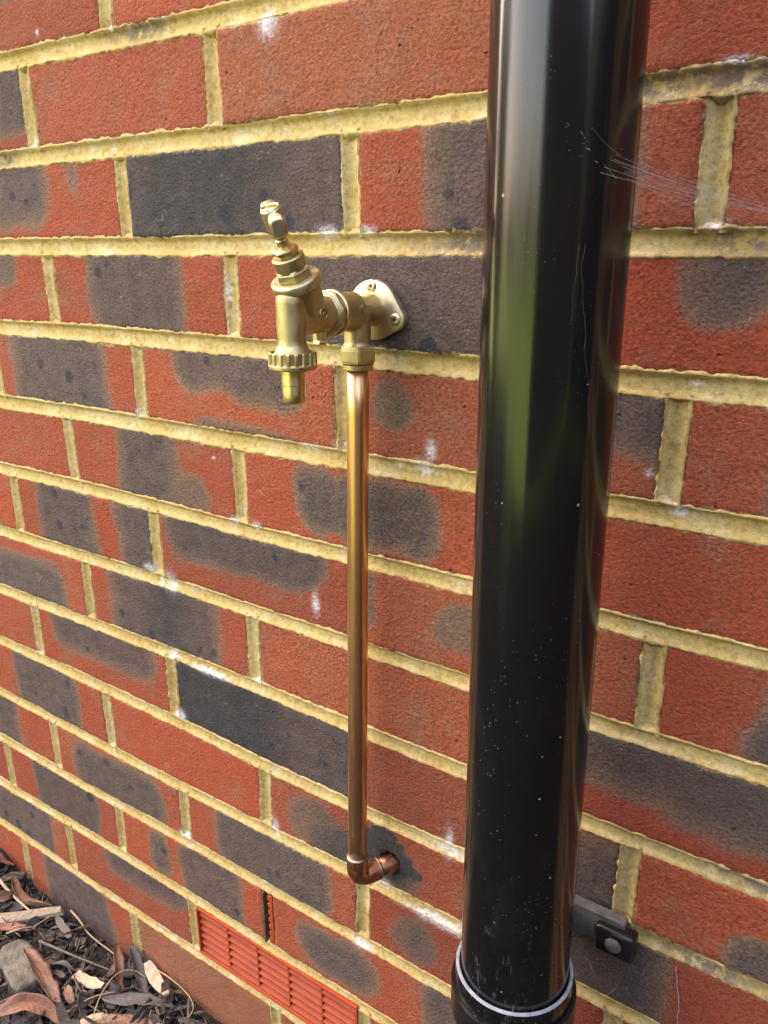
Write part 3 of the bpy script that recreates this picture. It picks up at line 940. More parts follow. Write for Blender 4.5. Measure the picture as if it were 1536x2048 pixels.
for (sx, sz) in ((22.6, -174.4), (41.2, -195.4), (4.4, -195.4)):
    s0 = link('screw', None or (lambda b: (lathe(b, (sx, -5.2, sz), (0, -1, 0), [(4.0, -1), (4.0, .5), (3.4, 1.1), (1.9, 1.35)], 28), bm_mesh('screw', b))[1])(bmesh.new()), ZINC, plate)
    bm = bmesh.new()
    aa = random.uniform(0, 1)
    for q in range(2):
        ax = (Vector((math.cos(aa + q * math.pi / 2), 0, math.sin(aa + q * math.pi / 2))), Vector((0, 1, 0)), Vector((-math.sin(aa + q * math.pi / 2), 0, math.cos(aa + q * math.pi / 2))))
        box(bm, (sx, -6.42 - .01 * q, sz), (1.7, .16, .5), ax)
    link('slot_shade', bm_mesh('slot_shade', bm), VOID, s0, False)  # dark bars painted on for shade in the cross recess
bm = bmesh.new()
nx_, ny_ = AX - .2, -21.4
lathe(bm, (nx_, ny_, 0), (0, 0, 1), [(9.5, -227), (10.3, -226.4), (10.3, -223.4)], 40)
link('nut_collar', bm_mesh('nut_collar', bm), BRASS, plate, False)
bm = bmesh.new()
lathe(bm, (nx_, ny_, 0), (0, 0, 1), [(10.4, -223.6), (12.6, -221.8), (12.6, -213.4), (10.8, -211.2)], 6, .18)
bmesh.ops.bevel(bm, geom=bm.edges[:], offset=.0007, segments=2, affect='EDGES')
link('compression_nut', bm_mesh('compression_nut', bm), BRASS, plate, False)
# raised K cast into the collar, on the side facing the photographer
bm = bmesh.new()
th = math.radians(8)
nrm = Vector((math.cos(th), 0, math.sin(th)))
tan = Vector((-math.sin(th), 0, math.cos(th)))
yv = Vector((0, 1, 0))
cK = Vector((AX, -33, AZ)) + nrm * 11.95


def kbar(a, b):
    pa, pb = cK + yv * a[0] + tan * a[1], cK + yv * b[0] + tan * b[1]
    d = (pb - pa).normalized()
    box(bm, (pa + pb) / 2, ((pb - pa).length / 2 + .25, .36, .5), (d, nrm.cross(d), nrm))


kbar((-1.2, -2), (-1.2, 2))
kbar((-1.0, 0), (1.4, 2))
kbar((-1.0, 0), (1.4, -2))
link('raised_letter', bm_mesh('raised_letter', bm), BRASS, plate, False)

# ------------------------------------------------------------------ garden tap
tap = empty('garden_tap', V(AX, -46, AZ), 'brass garden tap with hose union and lever handle on the wall plate', 'tap')
bm = bmesh.new()
lathe(bm, (AX, -45.9, AZ), (0, -1, 0), [(13.2, 0), (14.0, .6), (14.0, 2.9), (13.3, 3.5)], 64)
sharp(link('seal_ring', bm_mesh('seal_ring', bm), BRASS_T, tap))
bm = bmesh.new()
lathe(bm, (AX, -49.3, AZ), (0, -1, 0), [(12.4, 0), (12.4, 1)], 48)
lathe(bm, (AX, -50.2, AZ), (0, -1, 0), [(13.5, 0), (14.3, .6), (14.3, 4.6), (12.6, 6.2)], 8, .3)
bmesh.ops.bevel(bm, geom=[e for e in bm.edges if e.calc_length() > .006], offset=.0006, segments=2, affect='EDGES')
sharp(link('lock_nut', bm_mesh('lock_nut', bm), BRASS_P, tap))
BO = Vector((AX, -81.5, -166.8))                   # middle of the bonnet seat
BD = Vector((0, -math.sin(math.radians(26)), math.cos(math.radians(26))))
SX, SY = 22.5, -86.3
bm = bmesh.new()
lathe(bm, (AX, -54, AZ), (0, -1, 0), [(11.0, 0), (10.9, 8), (9.8, 18), (8.4, 28), (6, 34)], 48)
lathe(bm, (SX, SY, 0), (0, 0, -1), [(5, 174.5), (8.3, 177), (8.8, 180), (8.7, 190), (8.5, 202), (8.8, 205), (10.2, 207.5), (11.2, 209.2), (11.2, 210)], 48)
lathe(bm, BO, BD, [(5.0, -35), (9.4, -30), (11.6, -22), (12.8, -13), (13.3, -7), (13.3, -4)], 48)
lathe(bm, (AX, -64, AZ + .5), (0, -1, .3), [(3, -9), (9.5, -5), (10.8, 2), (9.6, 10), (6, 16)], 40)
body = link('body', remeshed(bm, .62, 9), BRASS, tap)
bm = bmesh.new()
bc = Vector((AX + 11.6, -70.5, AZ + 1.5))
ring = [bc + Vector((.15, math.cos(a) * 3.3, math.sin(a) * 3.3)) for a in [2 * math.pi * k / 25 for k in range(25)]]
tube(bm, ring, .5, 8)
tube(bm, [bc + Vector((.3, -1.6, -1.4)), bc + Vector((.5, 0, 1.5)), bc + Vector((.3, 1.6, -1.4))], .35, 8)
link('cast_emblem', bm_mesh('cast_emblem', bm), BRASS, tap)
bm = bmesh.new()
lathe(bm, BO, BD, [(13.0, -6.0), (14.4, -5.7), (14.9, -4.8), (14.9, -.9), (14.5, -.2), (13.8, .1), (9, .1)], 72)
sharp(link('bonnet_collar', bm_mesh('bonnet_collar', bm), BRASS_P, tap), 50)
bm = bmesh.new()
lathe(bm, BO, BD, [(10.6, 0), (10.9, .3), (10.9, 5.4), (9.7, 6.9)], 6, .25)
bmesh.ops.bevel(bm, geom=bm.edges[:], offset=.0005, segments=2, affect='EDGES')
link('bonnet_hex', bm_mesh('bonnet_hex', bm), BRASS_P, tap, False)
bm = bmesh.new()
lathe(bm, BO, BD, [(9.4, 5.8), (9.4, 12.8), (8.6, 13.6), (5, 13.7)], 48)
sharp(link('bonnet', bm_mesh('bonnet', bm), BRASS, tap))
bm = bmesh.new()
lathe(bm, BO, BD, [(6.6, 13.6), (6.6, 15.2), (7.8, 15.4), (7.8, 17.6), (6.6, 18.4)], 6, .6)
bmesh.ops.bevel(bm, geom=bm.edges[:], offset=.0003, segments=2, affect='EDGES')
link('gland_nut', bm_mesh('gland_nut', bm), BRASS_T, tap, False)
bm = bmesh.new()
lathe(bm, BO, BD, [(3.5, 17), (3.5, 23), (3.0, 23.4), (3.0, 24.4), (3.5, 24.8), (3.5, 32)], 32)
sharp(link('spindle', bm_mesh('spindle', bm), BRASS_T, tap))
# lever handle: hub and two drooping wings
E1, E2 = Vector((1, 0, 0)), BD.cross(Vector((1, 0, 0))) * -1
E2 = Vector((0, math.cos(math.radians(26)), math.sin(math.radians(26))))
wdir = (E1 * .73 - E2 * .68).normalized()
wside = BD.cross(wdir)
bm = bmesh.new()
lathe(bm, BO, BD, [(3.6, 26.0), (4.8, 27.2), (5.6, 29), (5.7, 33), (6.2, 38), (6.2, 40.6), (5.7, 41.2)], 40)
for sg in (-1, 1):
    pts = [BO + BD * (34.8 + dz) + wdir * (sg * a) for (a, dz) in ((0, -.5), (6, .2), (11, .2), (16.5, .2), (18, .4))]
    prev = None
    rr = []
    for (p, hw, hh) in zip(pts, (2.6, 3.2, 4.4, 4.7, 3.6), (3.6, 4.3, 5.6, 5.8, 4.4)):
        rr.append([bm.verts.new(V(*(p + wside * (hw * math.copysign(abs(math.cos(t)) ** .55, math.cos(t))) + BD * (hh * math.copysign(abs(math.sin(t)) ** .55, math.sin(t)))))) for t in [2 * math.pi * k / 20 for k in range(20)]])
    for a, b in zip(rr[:-1], rr[1:]):
        for k in range(20):
            bm.faces.new((a[k], a[(k + 1) % 20], b[(k + 1) % 20], b[k]) if sg > 0 else (b[k], b[(k + 1) % 20], a[(k + 1) % 20], a[k]))
    bm.faces.new(rr[0][::-1] if sg > 0 else rr[0])
    bm.faces.new(rr[-1] if sg > 0 else rr[-1][::-1])
hnd = link('handle', remeshed(bm, .5, 3), BRASS_P, tap)
bm = bmesh.new()
lathe(bm, BO, BD, [(5.4, 40.4), (5.6, 41.7), (4.9, 42.0), (4.3, 41.2), (4.1, 40.9)], 40, caps=False)
lathe(bm, BO, BD, [(3.9, 40.0), (3.7, 41.5), (2.6, 41.9), (.6, 41.9)], 32)
sharp(link('handle_screw', bm_mesh('handle_screw', bm), BRASS_T, hnd))
# drain plug under the barrel
bm = bmesh.new()
lathe(bm, (AX, -60, 0), (0, 0, -1), [(5.0, 196), (4.6, 204.2)], 24)
lathe(bm, (AX, -60, 0), (0, 0, -1), [(4.2, 203.9), (4.6, 204.4), (4.6, 206.6), (4.0, 207.2)], 6)
sharp(link('drain_plug', bm_mesh('drain_plug', bm), BRASS_T, tap))
# hose union: fluted ring and plain tail
bm = bmesh.new()
N = 144
prof = [(12.4, -208.8, 0), (13.6, -208.6, 0), (14.3, -209.4, .6), (14.4, -210.4, 1), (14.4, -215.2, 1), (14.3, -215.9, .4), (14.4, -216.4, 0), (14.2, -218.2, 0), (13.4, -218.8, 0), (7.2, -218.8, 0)]
rings = []
for (rr_, z, fl) in prof:
    ring = []
    for k in range(N):
        a = 2 * math.pi * k / N
        rib = .5 + .5 * math.cos(a * 18)
        g = 1 if rib < .68 else 0
        r2 = rr_ - fl * 1.1 * g
        ring.append(bm.verts.new(V(SX + r2 * math.cos(a), SY + r2 * math.sin(a), z)))
    rings.append(ring)
for a, b in zip(rings[:-1], rings[1:]):
    for k in range(N):
        bm.faces.new((a[k], b[k], b[(k + 1) % N], a[(k + 1) % N]))
sharp(link('union_nut', bm_mesh('union_nut', bm), BRASS, tap), 30)
bm = bmesh.new()
lathe(bm, (SX, SY, 0), (0, 0, -1), [(7.2, 216), (7.2, 221), (6.95, 221.3), (7.1, 228), (6.85, 228.3), (7.05, 233), (6.8, 233.3), (6.9, 238), (6.5, 238.6), (5.4, 238.6), (5.3, 226)], 48)
sharp(link('hose_tail', bm_mesh('hose_tail', bm), BRASS_T, tap))

# ------------------------------------------------------------------ cobweb
web = empty('cobweb', V(215, -30, -130), 'pale torn cobweb stretched from the black downpipe to the bricks right of it', 'cobweb')
rw = random.Random(3)


def strand(pts, r):
    bm = bmesh.new()
    tube(bm, pts, r, 5)
    link('strand', bm_mesh('strand', bm), WEB, web)


def sag(a, b, s, n=10, j=0.0):
    a, b = Vector(a), Vector(b)
    return [a.lerp(b, i / n) + Vector((0, 0, -4 * s * (i / n) * (1 - i / n))) + Vector((rw.uniform(-j, j), rw.uniform(-j, j), rw.uniform(-j, j))) for i in range(n + 1)]


def on_pipe(deg, z, off=.4):
    a = math.radians(deg)
    return Vector((PX + (PR + off) * math.cos(a), PY + (PR + off) * math.sin(a), z))


for i in range(15):
    strand(sag(on_pipe(rw.uniform(-70, 14), -112 - i * .72), (262 + rw.uniform(-20, 40), -1.5, -138.5 - i * .35), 2 + rw.random() * 1.4), rw.uniform(.03, .06))
for i in range(9):
    strand(sag(on_pipe(rw.uniform(-66, -44), rw.uniform(-113, -100), .3), on_pipe(rw.uniform(-30, 6), rw.uniform(-124, -112), rw.uniform(.3, 2)), rw.uniform(-1, 1), 8, .12), rw.uniform(.015, .03))
for i in range(3):
    z0 = rw.choice([-60, -20, -150, -190, -260, -330])
    pts = []
    dg = rw.uniform(-70, -25)
    z = z0
    for k in range(9):
        pts.append(on_pipe(dg, z, .15))
        dg += rw.uniform(-2, 3.2)
        z -= rw.uniform(1.5, 9)
    strand(pts, rw.uniform(.010, .018))
# old silk round the bracket and on the bricks below it
for i in range(34):
    cx_, cz_ = rw.uniform(196, 262), -rw.uniform(608, 668)
    an, ln = rw.uniform(-2.2, -.6), rw.uniform(5, 26)
    strand(sag((cx_, -1.6, cz_), (cx_ + math.cos(an) * ln, -1.6, cz_ + math.sin(an) * ln), rw.uniform(-1, 1), 6, .5), rw.uniform(.025, .06))
strand(sag((262, -1.6, -606), (265, -1.8, -626), .5, 5, .9) + sag((267, -1.8, -630), (268, -1.6, -662), .5, 6, .9), .22)

# ------------------------------------------------------------------ ground and mulch
def soil_h(x, y):
    return 2.0 + 30 * sstep(-545, -640, np.asarray(x, float)) * np.clip(1 + np.asarray(y) / 120.0, 0, 1) + 5.0 * fbm(np.asarray(x) / 60, np.asarray(y) / 60, 5) + 2.2 * fbm(np.asarray(x) / 14, np.asarray(y) / 14, 9)


gx = np.concatenate([np.linspace(-3000, -760, 20), np.linspace(-750, -100, 130), np.linspace(-80, 3000, 30)])
gy = np.concatenate([np.linspace(-2300, -320, 20), np.linspace(-310, 30, 70)])
GX, GY = np.meshgrid(gx, gy, indexing='ij')
GZ = soil_h(GX, GY) - ZG - 2
idx = np.arange(GX.size).reshape(GX.shape)
q = np.stack([idx[:-1, :-1], idx[1:, :-1], idx[1:, 1:], idx[:-1, 1:]], -1).reshape(-1, 4).tolist()
co = np.stack([GX / 1000, GY / 1000, (GZ + ZG) / 1000], -1).reshape(-1, 3).tolist()
tag(link('soil', mesh_from('soil', co, q), SOIL), kind='structure')
S = 60.0
tag(link('lawn', mesh_from('lawn', [(-S, -S, -.02), (S, -S, -.02), (S, 3, -.02), (-S, 3, -.02)], [(0, 1, 2, 3)]), LAWN, None, False), kind='structure')


def chip_mesh(L, W, T, rnd, seed):
    """splintered strip: ragged ends, slight twist"""
    n = 5
    vs_ = []
    tw, cv = rnd.uniform(-.6, .6), rnd.uniform(-.15, .15)
    for i in range(n + 1):
        t = i / n - .5
        w = W * (.5 + rnd.uniform(-.07, .07)) * (1 if 0 < i < n else rnd.uniform(.35, .85))
        off = W * rnd.uniform(-.12, .12)
        a = tw * t
        for (sy, sz) in ((-1, -1), (1, -1), (1, 1), (-1, 1)):
            y, z = off + sy * w, sz * T * .5 * rnd.uniform(.6, 1.2)
            vs_.append(((t * L + rnd.uniform(-.04, .04) * L) / 1000, (y * math.cos(a) - z * math.sin(a)) / 1000, (y * math.sin(a) + z * math.cos(a) + cv * L * (t * t * 4)) / 1000))
    fs = [(0, 3, 2, 1), (4 * n, 4 * n + 1, 4 * n + 2, 4 * n + 3)]
    for i in range(n):
        for k in range(4):
            fs.append((4 * i + k, 4 * i + (k + 1) % 4, 4 * i + 4 + (k + 1) % 4, 4 * i + 4 + k))
    return mesh_from('bark_chip', vs_, fs)


rc = random.Random(21)
protos = []
for i in range(22):
    L = rc.uniform(12, 42)
    Wc = rc.uniform(3, 8) if i % 3 else rc.uniform(8, 14)
    me = chip_mesh(L, Wc, rc.uniform(1.2, 3.4), rc, i)
    me.materials.append(BARK)
    me['look'] = ('long ' if L > 30 else 'short ' if L < 20 else '') + ('dark bark splinter' if Wc < L / 4.5 else 'broad dark bark chip' if Wc > L / 2.4 else 'dark bark chip')
    protos.append(me)


MARKS = [(-655, -8, 'at the very left edge under the wall'), (-580, -8, 'touching the wall above the curled tan leaf'), (-640, -40, 'at the left edge below the little rust leaf'), (-490, -8, 'touching the wall left of the thin twigs'),
         (-378, -8, 'touching the wall beside the straw twig'), (-315, -70, 'inside the left grass stalk'), (-425, -108, 'between the long folded leaf and the russet leaf'), (-255, -30, 'inside the right grass stalk'), (-200, -20, 'in the last corner of mulch under the air brick'), (-345, -60, 'below the short brown wood chip'),
         (-446, -88, 'beside the rough stone'), (-400, -88, 'beside the long folded leaf'), (-360, -118, 'by the russet arched leaf'), (-510, -46, 'along the flat grey board'),
         (-535, -26, 'by the curled tan leaf'), (-430, -20, 'by the narrow rust leaf near the wall'), (-345, -26, 'by the curled reddish leaf'), (-288, -44, 'around the flat grey oval leaf'),
         (-290, -12, 'under the pale cream chip'), (-236, -10, 'along the wall by the right grass stalk'), (-610, -18, 'in the far left corner by the wall'), (-230, -60, 'at the bottom edge right of the grey leaf'),
         (-480, -130, 'at the left border below the stone'), (-400, -50, 'across the middle of the mulch'), (-300, -110, 'at the bottom edge by the split brown chip'), (-560, -80, 'at the left border above the stone')]


def place_chip(i):
    o = bpy.data.objects.new('bark_chip', protos[i % len(protos)])
    COL.objects.link(o)
    x = rc.uniform(-672, -172)
    lim = min(240, max(40, 60 + (x + 700) * .42 if x < -420 else 175 - (x + 420) * .6))
    y = -5 - (rc.random() ** .8) * lim
    z = float(soil_h(x, y)) + rc.uniform(1, 13)
    o.location = V(x, min(y - 4, -8), z - ZG)
    o.rotation_euler = (rc.gauss(0, .45), rc.gauss(0, .35), rc.uniform(0, 6.28))
    sc = rc.uniform(.65, 1.15)
    o.scale = (sc, sc, sc)
    near = min(MARKS, key=lambda m: (m[0] - x) ** 2 + (m[1] - y) ** 2)[2]
    dm = protos[i % len(protos)].get('look')
    tl_ = ' tipped' if abs(o.rotation_euler[0]) + abs(o.rotation_euler[1]) > .75 else ''
    tag(o, '%s%s %s' % (dm, tl_, near), 'bark chip', 'bark chips in the mulch bed')


for i in range(290):
    place_chip(i)
# the finest crumbs, joined
bm_v, bm_f = [], []
for i in range(3800):
    x = rc.uniform(-720, -160)
    y = -2 - rc.random() * 230
    z = float(soil_h(x, y)) - ZG + rc.uniform(-1.5, 4)
    a, L, w = rc.uniform(0, 6.28), rc.uniform(2, 9), rc.uniform(.6, 2.4)
    tl = rc.uniform(-.5, .5)
    d = Vector((math.cos(a) * math.cos(tl), math.sin(a) * math.cos(tl), math.sin(tl)))
    sd = Vector((-math.sin(a), math.cos(a), rc.uniform(-.5, .5))).normalized()
    up = d.cross(sd)
    c = Vector((x, y, z))
    b = len(bm_v)
    for (p, q_, h) in ((-1, -1, 0), (-1, 1, 0), (1, .3, 0), (1, -.6, 0), (0, 0, 1)):
        bm_v.append(V(*(c + d * L * p * .5 + sd * w * q_ + up * h * w)))
    bm_f += [(b, b + 1, b + 4), (b + 1, b + 2, b + 4), (b + 2, b + 3, b + 4), (b + 3, b, b + 4), (b + 3, b + 2, b + 1, b)]
tag(link('mulch_crumbs', mesh_from('mulch_crumbs', bm_v, bm_f), BARK, None, False), 'fine dark bark crumbs covering the soil at the foot of the wall', 'mulch', kind='stuff')


bm_v, bm_f = [], []
for i in range(1500):
    x = rc.uniform(-720, -160)
    y = -7 - rc.random() ** .8 * 215
    L, w = rc.uniform(7, 26), rc.uniform(.5, 2.2)
    a, tl = rc.uniform(0, 6.28), rc.gauss(0, .35)
    d = Vector((math.cos(a) * math.cos(tl), math.sin(a) * math.cos(tl), math.sin(tl)))
    sd = Vector((-math.sin(a), math.cos(a), rc.uniform(-.8, .8))).normalized()
    up = d.cross(sd)
    c = Vector((x, min(y, -6 - L * .5 * abs(d.y)), float(soil_h(x, y)) - ZG + rc.uniform(2, 12)))
    b = len(bm_v)
    bend = rc.uniform(-.18, .18) * L
    for k, (p, wk) in enumerate(((-.5, .5), (-.15, 1), (.2, .8), (.5, .25))):
        cc = c + d * L * p + up * bend * (p * p * 4) + sd * rc.uniform(-.4, .4)
        bm_v += [V(*(cc - sd * w * wk)), V(*(cc + sd * w * wk)), V(*(cc + up * w * wk * .7))]
    for k in range(3):
        o_ = b + 3 * k
        for m in range(3):
            bm_f.append((o_ + m, o_ + (m + 1) % 3, o_ + 3 + (m + 1) % 3, o_ + 3 + m))
tag(link('bark_fibre', mesh_from('bark_fibre', bm_v, bm_f), BARK3, None, False), 'thin shredded bark fibre scattered loosely over the mulch', 'mulch', kind='stuff')


def g(x, y, dz=0.0):
    return Vector((x, min(y, -4), float(soil_h(x, y)) - ZG + dz))


def leaf(name, pts, W, mat, label, cup=.35, roll=0.0, shape=.8, grp='fallen leaves on the mulch', droop=None):
    """a curled leaf with a raised midrib, following a centre line"""
    pts = [Vector(p) for p in pts]
    # resample
    n = 16
    seg = [0]
    for a, b in zip(pts[:-1], pts[1:]):
        seg.append(seg[-1] + (b - a).length)
    C = []
    for i in range(n + 1):
        s = seg[-1] * i / n
        j = max(k for k in range(len(seg)) if seg[k] <= s + 1e-6)
        j = min(j, len(pts) - 2)
        C.append(pts[j].lerp(pts[j + 1], (s - seg[j]) / (seg[j + 1] - seg[j])))
    for _ in range(3):
        C = [C[0]] + [(C[i - 1] + C[i] * 2 + C[i + 1]) / 4 for i in range(1, n)] + [C[-1]]
    m = 8
    root = pts[0]
    vs_ = []
    up0 = Vector((0, 0, 1))
    for side in (0, 1):
        for i in range(n + 1):
            t = (C[min(i + 1, n)] - C[max(i - 1, 0)]).normalized()
            s0 = t.cross(up0).normalized()
            u0 = s0.cross(t)
            ra = roll
            s1 = s0 * math.cos(ra) + u0 * math.sin(ra)
            u1 = -s0 * math.sin(ra) + u0 * math.cos(ra)
            x = i / n
            w = W * (math.sin(math.pi * min(1, max(0, x)) ** shape) ** .75) * .5 * .7 * (1 + .10 * math.sin(x * 23 + W) + .07 * math.sin(x * 51 + W * 3)) + .3
            for k in range(m + 1):
                q = k / m * 2 - 1
                hgt = abs(q) ** 1.4 * w * cup + .05 * W * math.sin(x * 8 + q * 3 + W) + .02 * W * math.sin(x * 31 + q * 11) - (.35 if abs(q) < .15 else 0)
                vs_.append(C[i] + s1 * (w * q) + u1 * (hgt - .35 * side))
    fs = []
    R = (n + 1) * (m + 1)
    for i in range(n):
        for k in range(m):
            a = i * (m + 1) + k
            fs.append((a, a + 1, a + m + 2, a + m + 1))
            fs.append((R + a, R + a + m + 1, R + a + m + 2, R + a + 1))
    for i in range(n):
        for k in (0, m):
            a = i * (m + 1) + k
            b = a + m + 1
            fs.append((a, b, R + b, R + a) if k == 0 else (b, a, R + a, R + b))
    me = mesh_from(name, [V(*v) for v in vs_], fs)
    qs = [abs(k / m * 2 - 1) for _s in (0, 1) for i in range(n + 1) for k in range(m + 1)]
    xs = [i / n for _s in (0, 1) for i in range(n + 1) for k in range(m + 1)]
    me.attributes.new('across', 'FLOAT', 'POINT').data.foreach_set('value', qs)
    me.attributes.new('along', 'FLOAT', 'POINT').data.foreach_set('value', xs)
    o = link(name, me, mat)
    tag(o, label, 'leaf', grp)
    return o


leaf('dead_leaf', [g(-452, -78, 20), g(-420, -84, 24), g(-385, -92, 14), g(-346, -100, 8)], 30, LEAF, 'largest brown dead leaf, long and folded along its midrib, in front of the grey stone', .75, .5)
leaf('dead_leaf', [g(-405, -150, 16), g(-384, -118, 24), g(-360, -106, 20), g(-330, -104, 6)], 26, LEAF2, 'russet arched dead leaf at the bottom edge below the long folded leaf', .6, -.5)
leaf('dead_leaf', [g(-566, -22, 24), g(-545, -30, 14), g(-522, -30, 10), g(-492, -14, 14)], 24, LEAF, 'curled tan leaf near the wall above the flat grey board', .7, .6)
leaf('dead_leaf', [g(-442, -36, 10), g(-432, -20, 14), g(-420, -6, 20)], 11, LEAF2, 'small narrow rust leaf standing near the wall beside a thin twig', .5, .9)
leaf('dead_leaf', [g(-366, -10, 24), g(-350, -24, 16), g(-330, -38, 8), g(-312, -46, 4)], 20, LEAF2, 'curled reddish leaf with rolled edges just left of the dark upright leaf', 1.0, .7)
leaf('dead_leaf', [g(-622, -16, 18), g(-600, -14, 14), g(-588, -6, 10)], 15, LEAF2, 'little rust leaf at the left edge nearest the wall', .4, .3)
leaf('dead_leaf', [g(-566, -66, 26), g(-552, -44, 20), g(-546, -24, 12)], 20, LEAF, 'tan leaf lying on edge at the left border above the flat grey board', .6, -.7)
leaf('dead_leaf', [g(-308, -84, 8), g(-276, -66, 12), g(-236, -44, 8)], 22, LEAF, 'pale brown leaf lying under the flat grey oval leaf', .3, .1)
leaf('dead_leaf', [g(-520, -74, 12), g(-500, -60, 12), g(-478, -46, 8)], 16, LEAF2, 'orange brown leaf half buried beneath the flat grey board', .3, -.2)
leaf('dead_leaf', [g(-322, -64, 12), g(-300, -52, 15), g(-275, -36, 14), g(-250, -22, 10)], 25, LEAFG, 'flat grey oval leaf inside the curve of the green grass stalks', .12, .1)
leaf('dead_leaf', [g(-345, -5, 26), g(-325, -14, 18), g(-300, -26, 10), g(-286, -34, 6)], 22, LEAFG, 'dark grey crumpled leaf propped against the foot of the wall', .6, .5)
for (x, y, a, W, lb) in ((-480, -96, 1.2, 13, 'tan leaf scrap tucked against the left side of the stone'), (-505, -36, 2.3, 12, 'small grey leaf scrap under the curled tan leaf'),
                         (-402, -60, .3, 12, 'small grey leaf scrap behind the long folded leaf'), (-365, -78, 2.8, 14, 'tan leaf scrap right of the long folded leaf'),
                         (-455, -22, .9, 11, 'small grey leaf scrap by the wall left of the narrow rust leaf'), (-300, -100, .5, 15, 'tan leaf scrap at the bottom edge left of the grass stalk')):
    dx, dy = math.cos(a) * 17, math.sin(a) * 17
    leaf('dead_leaf', [g(x - dx, y - dy, 6), g(x, y, 11), g(x + dx, y + dy, 6)], W, LEAFG if W < 13 else LEAF, lb, .4, .3)


def board(name, a, b, W, T, mat, label, cat, seed):
    a, b = Vector(a), Vector(b)
    rr_ = random.Random(seed)
    L = (b - a).length
    me = chip_mesh(L, W, T, rr_, seed)
    d, = [(b - a).normalized()]
    s = d.cross(Vector((0, 0, 1))).normalized()
    u = s.cross(d)
    rot = Matrix((d, -s, u)).transposed().to_4x4()
    me.transform(Matrix.Translation(V(*((a + b) / 2))) @ rot)
    me.materials.append(mat)
    o = bpy.data.objects.new(name, me)
    COL.objects.link(o)
    return tag(o, label, cat)


board('wood_chip', g(-548, -80, 10), g(-472, -12, 15), 15, 5, BARK2, 'long flat grey brown wood strip lying between the curled leaf and the stone', 'wood chip', 3)
board('wood_chip', g(-312, -6, 16), g(-266, -18, 8), 12, 3, PALE, 'pale cream wood chip leaning near the wall right of the dark grey leaf', 'wood chip', 8)
board('wood_chip', g(-378, -60, 9), g(-338, -52, 9), 12, 3, BARK2, 'short brown wood chip between the long folded leaf and the curled reddish leaf', 'wood chip', 5)
board('wood_chip', g(-470, -20, 10), g(-430, -30, 8), 9, 3, BARK2, 'grey splinter lying across the thin twigs near the wall', 'wood chip', 12)
board('wood_chip', g(-330, -110, 8), g(-300, -70, 8), 13, 4, BARK2, 'split brown wood chip at the bottom edge left of the grass stalk', 'wood chip', 15)
bm = bmesh.new()
bmesh.ops.create_icosphere(bm, subdivisions=4, radius=1)
for v in bm.verts:
    p = v.co.copy()
    nz = fbm(np.array([p.x * 2 + 5]), np.array([p.y * 2 + p.z * 1.7]), 4)[0]
    p = p * (1 + .22 * nz)
    p = Vector((max(-.8, min(.85, p.x)), max(-.75, min(.8, p.y)), max(-.7, min(.66 + .12 * p.x, p.z))))
    q = Vector((p.x * 46, p.y * 25, p.z * 15))
    a = -.25
    v.co = V(-446 + q.x * math.cos(a) - q.y * math.sin(a), -88 + q.x * math.sin(a) + q.y * math.cos(a), -ZG + 8 + q.z)
tag(link('stone', bm_mesh('stone', bm), STONE), 'rough beige grey stone at the left edge of the mulch', 'stone')


def stalk(name, pts, r, mat, label, cat, grp=None):
    P = [Vector(p) for p in pts]
    for _ in range(3):
        Q = [P[0]]
        for a, b in zip(P[:-1], P[1:]):
            Q += [a.lerp(b, .25), a.lerp(b, .75)]
        P = Q + [P[-1]]
    bm = bmesh.new()
    n = len(P)
    tube(bm, P, [r * (1 - .6 * i / n) for i in range(n)], 7)
    tag(link(name, bm_mesh(name, bm), mat), label, cat, grp)


stalk('grass_stalk', [g(-306, -92, 10), g(-322, -66, 20), g(-328, -38, 26), g(-318, -22, 22), g(-300, -20, 18)], .75, GRASSB, 'green grass stalk arching left of the flat grey leaf', 'grass stalk', 'green grass stalks')
stalk('grass_stalk', [g(-304, -4, 16), g(-276, -5, 20), g(-240, -6, 18), g(-222, -16, 14), g(-230, -40, 8)], .75, GRASSB, 'green grass stalk bending along the foot of the wall right of the pale chip', 'grass stalk', 'green grass stalks')
stalk('twig', [g(-466, -4, 14), g(-440, -8, 16), g(-418, -14, 12), g(-360, -16, 14)], 1.5, STRAW, 'straw coloured twig running beside the wall past the narrow rust leaf', 'twig', 'twigs on the mulch')
stalk('twig', [g(-600, -30, 16), g(-560, -34, 14), g(-510, -34, 12)], 2.6, BARK2, 'thick grey twig at the left edge under the curled tan leaf', 'twig', 'twigs on the mulch')
stalk('twig', [g(-480, -46, 12), g(-478, -30, 14), g(-472, -12, 16)], 1.0, STRAW, 'thin pale twig standing across the end of the flat grey board', 'twig', 'twigs on the mulch')
stalk('twig', [g(-346, -98, 10), g(-336, -70, 14), g(-318, -50, 12)], 1.1, STRAW, 'thin straw twig lying between the long folded leaf and the grass stalk', 'twig', 'twigs on the mulch')
stalk('twig', [g(-454, -56, 12), g(-400, -48, 14), g(-352, -32, 10)], 2.0, BARK2, 'grey twig lying across the middle of the mulch behind the stone', 'twig', 'twigs on the mulch')
stalk('twig', [g(-282, -92, 8), g(-256, -66, 10), g(-226, -44, 10)], 1.1, STRAW, 'thin straw twig under the flat grey leaf at the bottom edge', 'twig', 'twigs on the mulch')
stalk('twig', [g(-500, -72, 12), g(-484, -58, 16), g(-478, -46, 12)], 1.2, STRAW, 'short straw twig on the stone side of the flat grey board', 'twig', 'twigs on the mulch')

